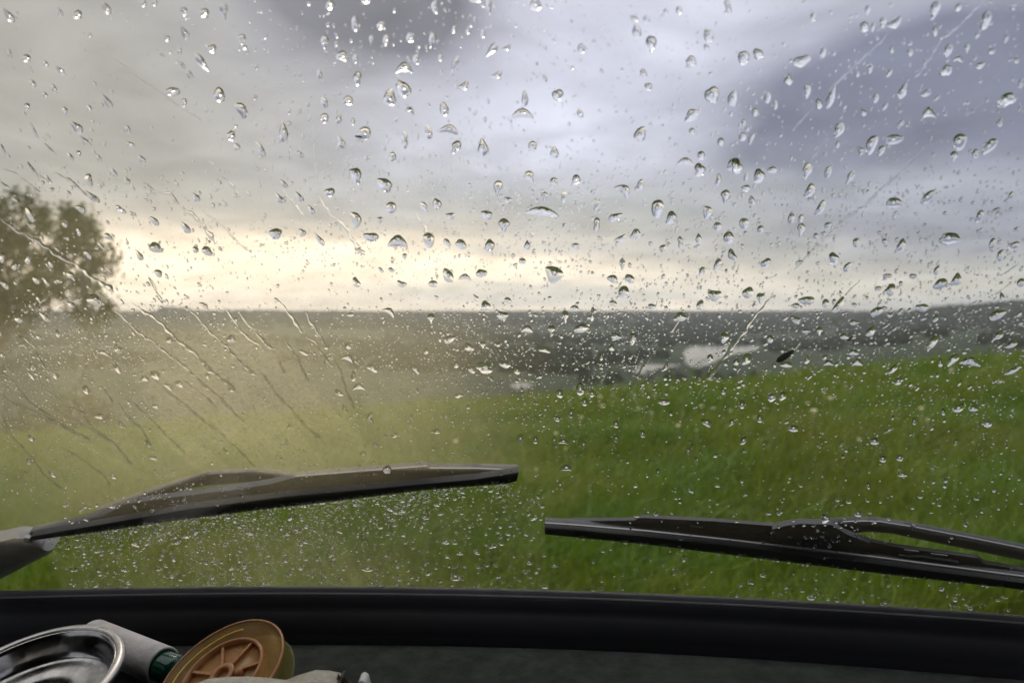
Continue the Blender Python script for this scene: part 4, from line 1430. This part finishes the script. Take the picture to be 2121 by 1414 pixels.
# runs of water
TR = [  # width px, label, points, head drop?
    (9, 'long thick run of water slanting across the birches from the left edge', [(-10, 450), (60, 490), (120, 528), (170, 558), (215, 590), (236, 606)]),
    (9, 'longest run of water left of centre, crossing the skyline beside its bump', [(272, 626), (292, 640), (310, 650), (345, 682), (400, 730), (440, 768), (492, 814)]),
    (6, 'run of water just left of and parallel to the longest run', [(232, 640), (262, 665), (290, 690), (335, 722), (380, 757), (430, 802), (470, 838), (505, 872)]),
    (6, 'run of water right of the longest run, starting at the skyline', [(390, 640), (412, 662), (440, 690), (480, 730), (515, 765), (530, 778)]),
    (6, 'run of water from the skyline, second right of the longest run', [(461, 634), (478, 655), (498, 682), (518, 702), (545, 722)]),
    (6, 'forked run of water just right of a sharp notch on the skyline', [(494, 640), (508, 664), (530, 690), (556, 716), (572, 724)]),
    (7, 'curving run of water that starts in the glow and crosses the skyline', [(571, 618), (588, 634), (603, 652), (616, 674), (624, 690)]),
    (7, 'short run of water below the skyline at the centre of the glow', [(634, 645), (645, 668), (656, 688), (670, 708), (680, 722)]),
    (6, 'long thin run of water ending above the left wiper', [(528, 758), (556, 790), (585, 830), (610, 855), (640, 888), (664, 910)]),
    (5, 'hooked run of water below the glow', [(633, 698), (652, 708), (664, 726), (676, 742), (690, 760)]),
    (5, 'looped run of water shaped like a hairpin in the valley haze', [(678, 765), (671, 748), (680, 738), (692, 742), (702, 760), (712, 790), (724, 820), (734, 848)]),
    (4, 'thin run of water dropping to the hairpin run', [(706, 700), (716, 722), (730, 742), (742, 770)]),
    (5, 'kinked run of water near the left edge below the birches', [(0, 686), (28, 690), (55, 702), (73, 720), (79, 742), (95, 764), (112, 780)]),
    (6, 'long crooked run of water along the lower left', [(-5, 768), (24, 784), (36, 806), (54, 824), (100, 862), (150, 892), (188, 914)]),
    (5, 'wavy run of water joining others at the lower left', [(160, 818), (154, 834), (170, 850), (180, 872), (198, 888), (212, 898), (250, 932), (276, 964)]),
    (4, 'faint run of water left of a bent drop', [(200, 792), (216, 806), (230, 826), (233, 838)]),
    (5, 'stepped run of water in the middle of the lower left glass', [(244, 834), (258, 852), (276, 872), (296, 892), (304, 908), (310, 926)]),
    (4, 'short slanting run of water low by the left edge', [(0, 848), (14, 880), (26, 904), (50, 930), (76, 960), (92, 985), (130, 1012)]),
    (4, 'thin run of water above the left end of the wiper', [(132, 928), (165, 946), (195, 970), (216, 985), (228, 1006)]),
    (3.5, 'fine run of water right of the stepped run', [(262, 820), (300, 855), (350, 905), (385, 940)]),
    (3.5, 'very fine run of water left of the forked group', [(72, 798), (110, 818), (150, 846), (176, 858)]),
    (3, 'thin dark run of water high at the left edge', [(0, 349), (30, 358), (58, 378), (86, 402)]),
    (7, 'short thick run of water high on the left, ending in a fat tip', [(112, 356), (140, 372), (156, 384), (176, 400), (196, 414), (206, 420)]),
    (4, 'thin crooked run of water below the high left drops', [(55, 342), (70, 352), (84, 366), (100, 372), (107, 382)]),
    (8, 'pale soft run of water above the left of the glow', [(288, 372), (312, 388), (330, 400), (350, 402), (372, 424), (398, 444), (420, 468), (446, 500)]),
    (4, 'thin branch of water beside the pale soft run', [(398, 420), (425, 440), (455, 462), (485, 494), (515, 520)]),
    (6, 'run of water sliding down toward the glow from upper left', [(585, 392), (600, 414), (616, 432), (628, 448)]),
    (9, 'tapering run of water with a clear tip just above the glow', [(655, 402), (672, 428), (690, 448), (712, 470), (728, 492), (742, 512), (756, 530)]),
    (6, 'smoky run of water feeding a fat drop above the glow', [(860, 440), (866, 456), (878, 468), (884, 484)]),
    (5, 'squiggle of water in the middle of the glow on the left', [(305, 570), (318, 585), (322, 600), (330, 616), (334, 622)]),
    (6, 'run of water at the top right corner ending in a fat drop', [(2046, -6), (2020, 20), (1996, 44), (1970, 66), (1948, 86), (1930, 110), (1912, 140), (1893, 164)]),
    (5, 'thin run of water left of and parallel to the top right run', [(1842, 66), (1824, 86), (1802, 108), (1778, 128), (1740, 164), (1716, 190)]),
    (5, 'long straight run of water crossing the dark cloud', [(1930, 292), (1882, 340), (1834, 384), (1790, 424), (1740, 462), (1700, 504), (1668, 534), (1645, 560)]),
    (8, 'bold run of water crossing the skyline above the lake', [(1606, 598), (1588, 626), (1570, 650), (1548, 676), (1524, 708), (1504, 738), (1486, 760), (1464, 786)]),
    (4, 'faint lower end of the bold run over the meadow', [(1462, 790), (1450, 810), (1440, 832), (1420, 872)]),
    (5, 'short run of water over the narrow arm of the lake', [(1362, 714), (1350, 736), (1334, 756), (1322, 776), (1312, 800)]),
    (5, 'smoky run of water hanging in the dark cloud', [(1712, 286), (1698, 306), (1690, 320), (1680, 336)]),
    (3.5, 'thin bent run of water on the dark cloud near the right edge', [(2052, 196), (2036, 212), (2020, 226), (2008, 238), (1998, 242)]),
    (3, 'hair-thin run of water above the right skyline', [(1784, 578), (1768, 594), (1750, 612)]),
    (3.5, 'thin dark run of water by the right edge above the hill', [(2112, 544), (2096, 556), (2080, 566), (2064, 572)]),
    (3.5, 'thin run of water slanting right above the hill', [(2094, 586), (2080, 596), (2070, 604), (2060, 610)]),
    (4, 'tail of water under a drop at the lake end of the skyline', [(1408, 662), (1398, 674), (1390, 690)]),
    (4, 'faint run of water at the left edge under the crooked run', [(-4, 818), (40, 838), (84, 858), (118, 876)]),
    (4, 'faint run of water between the crooked run and the wiper arm head', [(88, 830), (140, 862), (190, 890), (250, 926)]),
    (5, 'long faint run of water in the middle of the fan of runs', [(305, 775), (350, 812), (400, 852), (446, 890)]),
    (4, 'low faint run of water just above the hump of the left wiper', [(430, 866), (470, 908), (506, 944), (530, 966)]),
    (5, 'soft run of water right of the long thin run', [(588, 700), (606, 728), (624, 756), (640, 792)]),
    (5, 'soft run of water in the haze left of the hooked run', [(540, 690), (562, 722), (580, 752), (592, 776)]),
    (4, 'fine run of water starting among drops below the tree', [(366, 778), (396, 798), (422, 818), (450, 844)]),
    (5, 'pale run of water in the grey sky left of the tapering run', [(430, 330), (458, 358), (484, 388), (505, 416)]),
    (4, 'very long hair-thin run of water across the upper left sky', [(196, 92), (250, 134), (306, 176), (362, 214), (420, 252)]),
    (4, 'upright faint run of water in the grey sky above the glow', [(652, 236), (649, 270), (651, 310), (655, 350), (657, 384)]),
    (3.5, 'tail of water right of the middle of the dark cloud', [(1686, 222), (1666, 242), (1650, 262), (1640, 272)]),
]
def trail(w, pts, r):
    P = np.array(pts, float); d = np.concatenate([[0], np.cumsum(np.hypot(*np.diff(P, axis=0).T))]); n = max(10, int(d[-1]/2.6))
    s = np.linspace(0, d[-1], n)
    # smooth path
    x = np.interp(s, d, P[:, 0]); y = np.interp(s, d, P[:, 1])
    for _ in range(3):
        x[1:-1] = (x[:-2]+2*x[1:-1]+x[2:])/4; y[1:-1] = (y[:-2]+2*y[1:-1]+y[2:])/4
    ph = [r.uniform(0, 6.28) for _ in range(4)]
    q = s/d[-1]
    jit = np.array([math.sin(a*.21+ph[0])*.9 + math.sin(a*.07+ph[1])*1.3 for a in s])*w*.12
    tx = np.gradient(x); ty = np.gradient(y); l = np.hypot(tx, ty); nx, ny = -ty/l, tx/l
    x = x + nx*jit; y = y + ny*jit
    wid = w*(.62 + .22*np.sin(s*.11+ph[2]) + .16*np.sin(s*.31+ph[3]))
    wid = wid*np.clip(q*7, .08, 1)**.6*np.clip((1-q)*9, .08, 1)**.5*(.7+.6*q)*(1+.9*np.exp(-((q-.955)/.028)**2))
    rows = 9; b = np.linspace(-1, 1, rows)
    px = x[:, None] + nx[:, None]*wid[:, None]/2*b; py = y[:, None] + ny[:, None]*wid[:, None]/2*b
    dist = np.linalg.norm(hit(x, y) - np.array([0, 0, CAM_Z]), axis=1)
    h = (cap_profile(np.abs(b), 24)[None, :]*(wid/2*dist/F)[:, None])
    Q = hit(px, py, GAP); N = gnormal(Q[..., 0]); T = Q + N*h[..., None]
    V = np.concatenate([T.reshape(-1, 3), Q.reshape(-1, 3)]); o = n*rows
    f = grid_faces(n, rows)
    if flipped(V, f[len(f)//2], N[n//2, 4]): f = [q_[::-1] for q_ in f]
    Fc = f + [tuple(i+o for i in q_[::-1]) for q_ in f]
    return V, Fc, (x, y)
for w, lb, pts in TR:
    r = random.Random(int(pts[0][0]*13+pts[0][1])); V, Fc, (x, y) = trail(w*1.2, pts, r)
    mid = len(x)//2; o = mesh_obj('water_run', V, Fc, M_rain, None, True, tuple(hit(x[mid], y[mid], GAP)))
    tag(o, lb, 'water run', 'runs of water on the windscreen')

# droplets nobody could count
def droplets():
    pts = []
    def add(x, y, s, asp=None): pts.append((x, y, s, asp))
    R_ = random.Random(99)
    def ok(x, y):
        if not (-20 < x < 2141 and -20 < y < 1300): return False
        # the blades keep the glass behind them dry
        lo = np.interp(x, [57, 207, 363, 519, 726, 882, 1074], [1118, 1096, 1072, 1052, 1028, 1010, 994]); hi = lo-13
        if 57 < x < 1074 and hi-2 < y < lo-1: return False
        lo2 = np.interp(x, [1129, 1341, 1581, 1822, 2121], [1103, 1124, 1154, 1184, 1218])
        if x > 1129 and lo2-14 < y < lo2-2: return False
        foot = np.interp(x, [0, 620, 1060, 2121], [1238, 1224, 1232, 1284])
        return y < foot
    def size(a=2.6, b=.45): return min(9, a*math.exp(R_.gauss(0, b)))
    def field(n, x0, x1, y0, y1, a, b=.45, clus=0, spread=14, dens=None):
        k = 0
        while k < n:
            x = R_.uniform(x0, x1); y = R_.uniform(y0, y1)
            if dens and R_.random() > dens(x, y): k += .3; continue
            m = 1 if clus == 0 else R_.randint(1, clus)
            for _ in range(m):
                xx = x + (R_.gauss(0, spread) if m > 1 else 0); yy = y + (R_.gauss(0, spread*1.3) if m > 1 else 0)
                if ok(xx, yy): add(xx, yy, size(a, b))
                k += 1
    field(1300, 0, 2121, 0, 420, 2.8, .55, 3, 18)
    field(900, 480, 2121, 0, 420, 4.6, .4)
    field(1100, 500, 1300, 300, 560, 2.8, .45, 5, 14)
    field(2600, 900, 2121, 380, 700, 2.7, .5, 5, 16)
    field(700, 1000, 2121, 400, 800, 5.0, .4)
    field(700, 0, 480, 360, 760, 3.6, .5, 4, 12)
    field(350, 250, 900, 480, 640, 2.2, .5, 4, 12)
    field(2200, 640, 1330, 640, 880, 2.3, .42, 8, 12)
    field(1900, 0, 560, 640, 900, 2.4, .42, 7, 12)
    field(1500, 1300, 2121, 640, 860, 2.6, .45, 4, 18)
    field(450, 1300, 2121, 850, 1080, 3.4, .5, 3, 20)
    field(500, 0, 640, 880, 1060, 2.4, .4, 5, 12, lambda x, y: 1-(y-880)/200)
    field(700, 560, 1300, 860, 1000, 2.4, .4, 7, 10)
    field(260, 1700, 2060, 850, 960, 2.0, .3, 9, 14)
    # under the left blade: fine spray, thickest close to the rubber and in a few columns
    def under(x, y):
        lo = np.interp(x, [57, 363, 726, 1074], [1118, 1072, 1028, 994]); d = y-lo
        return 0 if d < 2 or x < 104 + (y-1150)*.4 + R_.expovariate(1/26) or x > 1130 - R_.expovariate(1/40) else max(.13, math.exp(-d/48))*(1-.45*max(0, (x-760)/370))
    field(5600, 110, 1128, 1000, 1240, 2.2, .35, 6, 7, under)
    field(1300, 330, 700, 1090, 1235, 1.8, .3, 10, 9)
    field(560, 130, 1128, 1010, 1235, 5.6, .35, 1, 1, lambda x, y: x > 120+(y-1150)*.4)
    field(420, 1128, 2121, 1110, 1290, 3.6, .5, 3, 14, lambda x, y: .25+.75*(y > 1190+ (x-1128)*.045))
    # beads of water along both rubbers
    for _ in range(240):
        x = R_.uniform(100, 1060); y = np.interp(x, [57, 207, 363, 519, 726, 882, 1074], [1119, 1098, 1075, 1055, 1031, 1012, 996]) + R_.uniform(-2, 5); add(x, y, R_.uniform(3, 6))
    for _ in range(120):
        x = R_.uniform(1150, 2121); y = np.interp(x, [1129, 1341, 1581, 1822, 2121], [1105, 1126, 1156, 1186, 1220]) + R_.uniform(-3, 3); add(x, y, R_.uniform(3, 6))
    for _ in range(60):   # splashes over the joint of the right wiper
        add(R_.gauss(1715, 60), R_.gauss(1108, 16), R_.uniform(2.5, 6.5))
    A = np.array([(x, y, s) for x, y, s, _ in pts]); n = len(A)
    seg = 7; rho = np.array([.0, .5, .78, .93, 1.0]); th = np.linspace(0, 2*math.pi, seg, endpoint=False)
    cx, cy, s = A.T; r2 = np.random.default_rng(5)
    ang = np.radians(90 - np.clip((1060-cx)/1060, -1, 1)*42 + r2.normal(size=n)*16)
    el = 1 + r2.gamma(1.4, .35, n); W = s/np.sqrt(el)*1.08; L = W*el
    flat = cy > 1000; ang = np.where(flat, np.radians(10+r2.normal(size=n)*18), ang)
    C = hit(cx, cy, GAP); N = gnormal(C[:, 0]); dist = np.linalg.norm(C-np.array([0, 0, CAM_Z]), axis=1)
    m1 = 1 + .16*np.cos(2*th[None]+r2.uniform(0, 6.28, (n, 1))) + .14*np.cos(3*th[None]+r2.uniform(0, 6.28, (n, 1)))
    ca, sa = np.cos(ang)[:, None, None], np.sin(ang)[:, None, None]
    a = rho[None, :, None]*(np.cos(th)[None]*m1)[:, None, :]*(L/2)[:, None, None]; b = rho[None, :, None]*(np.sin(th)[None]*m1)[:, None, :]*(W/2)[:, None, None]
    px = cx[:, None, None] + a*ca - b*sa; py = cy[:, None, None] + a*sa + b*ca
    P = hit(px, py, GAP)
    cd = np.where(cy > 980, r2.uniform(62, 84, n), np.where(cy > 640, r2.uniform(42, 64, n), r2.uniform(30, 54, n))); h = np.zeros((n, 5))
    for i in range(n): h[i] = cap_profile(rho, cd[i])*W[i]/2*dist[i]/F
    T = P + N[:, None, None, :]*h[:, :, None, None]
    # verts: apex, 3 rings top, rim again, back centre
    V = np.concatenate([T[:, 0, :1], T[:, 1], T[:, 2], T[:, 3], T[:, 4], P[:, 4], P[:, 0, :1]], 1); nv = V.shape[1]
    f = []
    for j in range(seg):
        k = (j+1) % seg
        f.append((0, 1+j, 1+k, 1+k))
        for q in range(3): f.append((1+q*seg+j, 1+(q+1)*seg+j, 1+(q+1)*seg+k, 1+q*seg+k))
        f.append((1+5*seg, 1+4*seg+k, 1+4*seg+j, 1+4*seg+j))
    tri = [(q[0], q[1], q[2]) for q in f] + [(q[0], q[2], q[3]) for q in f if q[2] != q[3]]
    tri = [q for q in tri if len(set(q)) == 3]
    tri = np.array(tri)
    v0 = V[0]; cr = np.cross(v0[tri[:, 1]]-v0[tri[:, 0]], v0[tri[:, 2]]-v0[tri[:, 0]]) @ N[0]
    isback = (tri >= 1+4*seg).all(1); bad = np.where(isback, cr > 0, cr < 0); tri[bad] = tri[bad][:, ::-1]
    Fc = (tri[None] + (np.arange(n)*nv)[:, None, None]).reshape(-1, 3)
    return V.reshape(-1, 3), Fc, n
V, Fc, nd_ = droplets()
o = mesh_obj('fine_droplets', V, Fc, M_rain, None, True); tag(o, 'countless fine droplets spattered over the whole windscreen', kind='stuff')
allv = []; allf = []; off = 0
for (cx, cy, L, W, ang, sh) in small:
    r = random.Random(int(cx*31+cy*7)); V, Fc = drop_mesh(cx, cy, L, W, ang, sh, r, cdeg_for(r, cy)); allv.append(np.asarray(V)); allf += [tuple(i+off for i in q) for q in Fc]; off += len(V)
if allv:
    o = mesh_obj('small_raindrops', np.concatenate(allv), allf, M_rain, None, True); clean(o.data)
    tag(o, 'smaller raindrops between the large ones on the windscreen', kind='stuff')

# insects and chaff stuck to the wet glass
M_bug = mat('dark_insect', (.03, .022, .016), .6)
def bug(px, py, L, ang, label, legs=True):
    t = math.radians(ang); parts = []
    def q(a, b, n): return Vector(tuple(hit(px + a*math.cos(t)-b*math.sin(t), py + a*math.sin(t)+b*math.cos(t), n)))
    k = .0006
    parts.append(tube([q(-L*.5, 0, .001), q(-L*.2, 0, .001), q(L*.1, 0, .001), q(L*.3, 0, .0012), q(L*.5, 0, .001)], [.0001, .0005, .0005, .0007, .0002], 8))
    if legs:
        for s in (-1, 1):
            for a in (-.1, .1, .3): parts.append(tube([q(L*a, 0, .001), q(L*(a+.1)*1.2, s*L*.35, .0015), q(L*(a*1.8), s*L*.7, .0004)], [.00012, .0001, .00006], 4))
    V, Fc = join(parts); return V, Fc
V, Fc = bug(742, 283, 16, 5, ''); o = mesh_obj('insect', V, Fc, M_bug, None, True, tuple(hit(742, 283, .001))); tag(o, 'tiny long-legged gnat stuck beside a drop in the grey sky left of centre', 'insect')
V, Fc = bug(1760, 702, 16, -45, '', False); o = mesh_obj('insect', V, Fc, M_bug, None, True, tuple(hit(1760, 702, .001))); tag(o, 'small dark winged seed or fly stuck under a drop above the right meadow', 'insect')
t_ = math.radians(-33); V = []
for i in range(12):
    s = -1+2*i/11; wv = 6.5*math.sqrt(max(0, 1-s*s))*(1-.3*s)
    for j in (-1, 0, 1): V.append(hit(1627+s*23*math.cos(t_)-j*wv*math.sin(t_), 737+s*23*math.sin(t_)+j*wv*math.cos(t_), .0008+(.0004 if j == 0 else 0)))
o = mesh_obj('leaf_fragment', V, grid_faces(12, 3), mat('dark_leaf', (.22, .22, .20), .7), None, True, tuple(hit(1627, 737, .0008)))
tag(o, 'slim dark leaf fragment stuck to the glass right of the large lake', 'leaf')
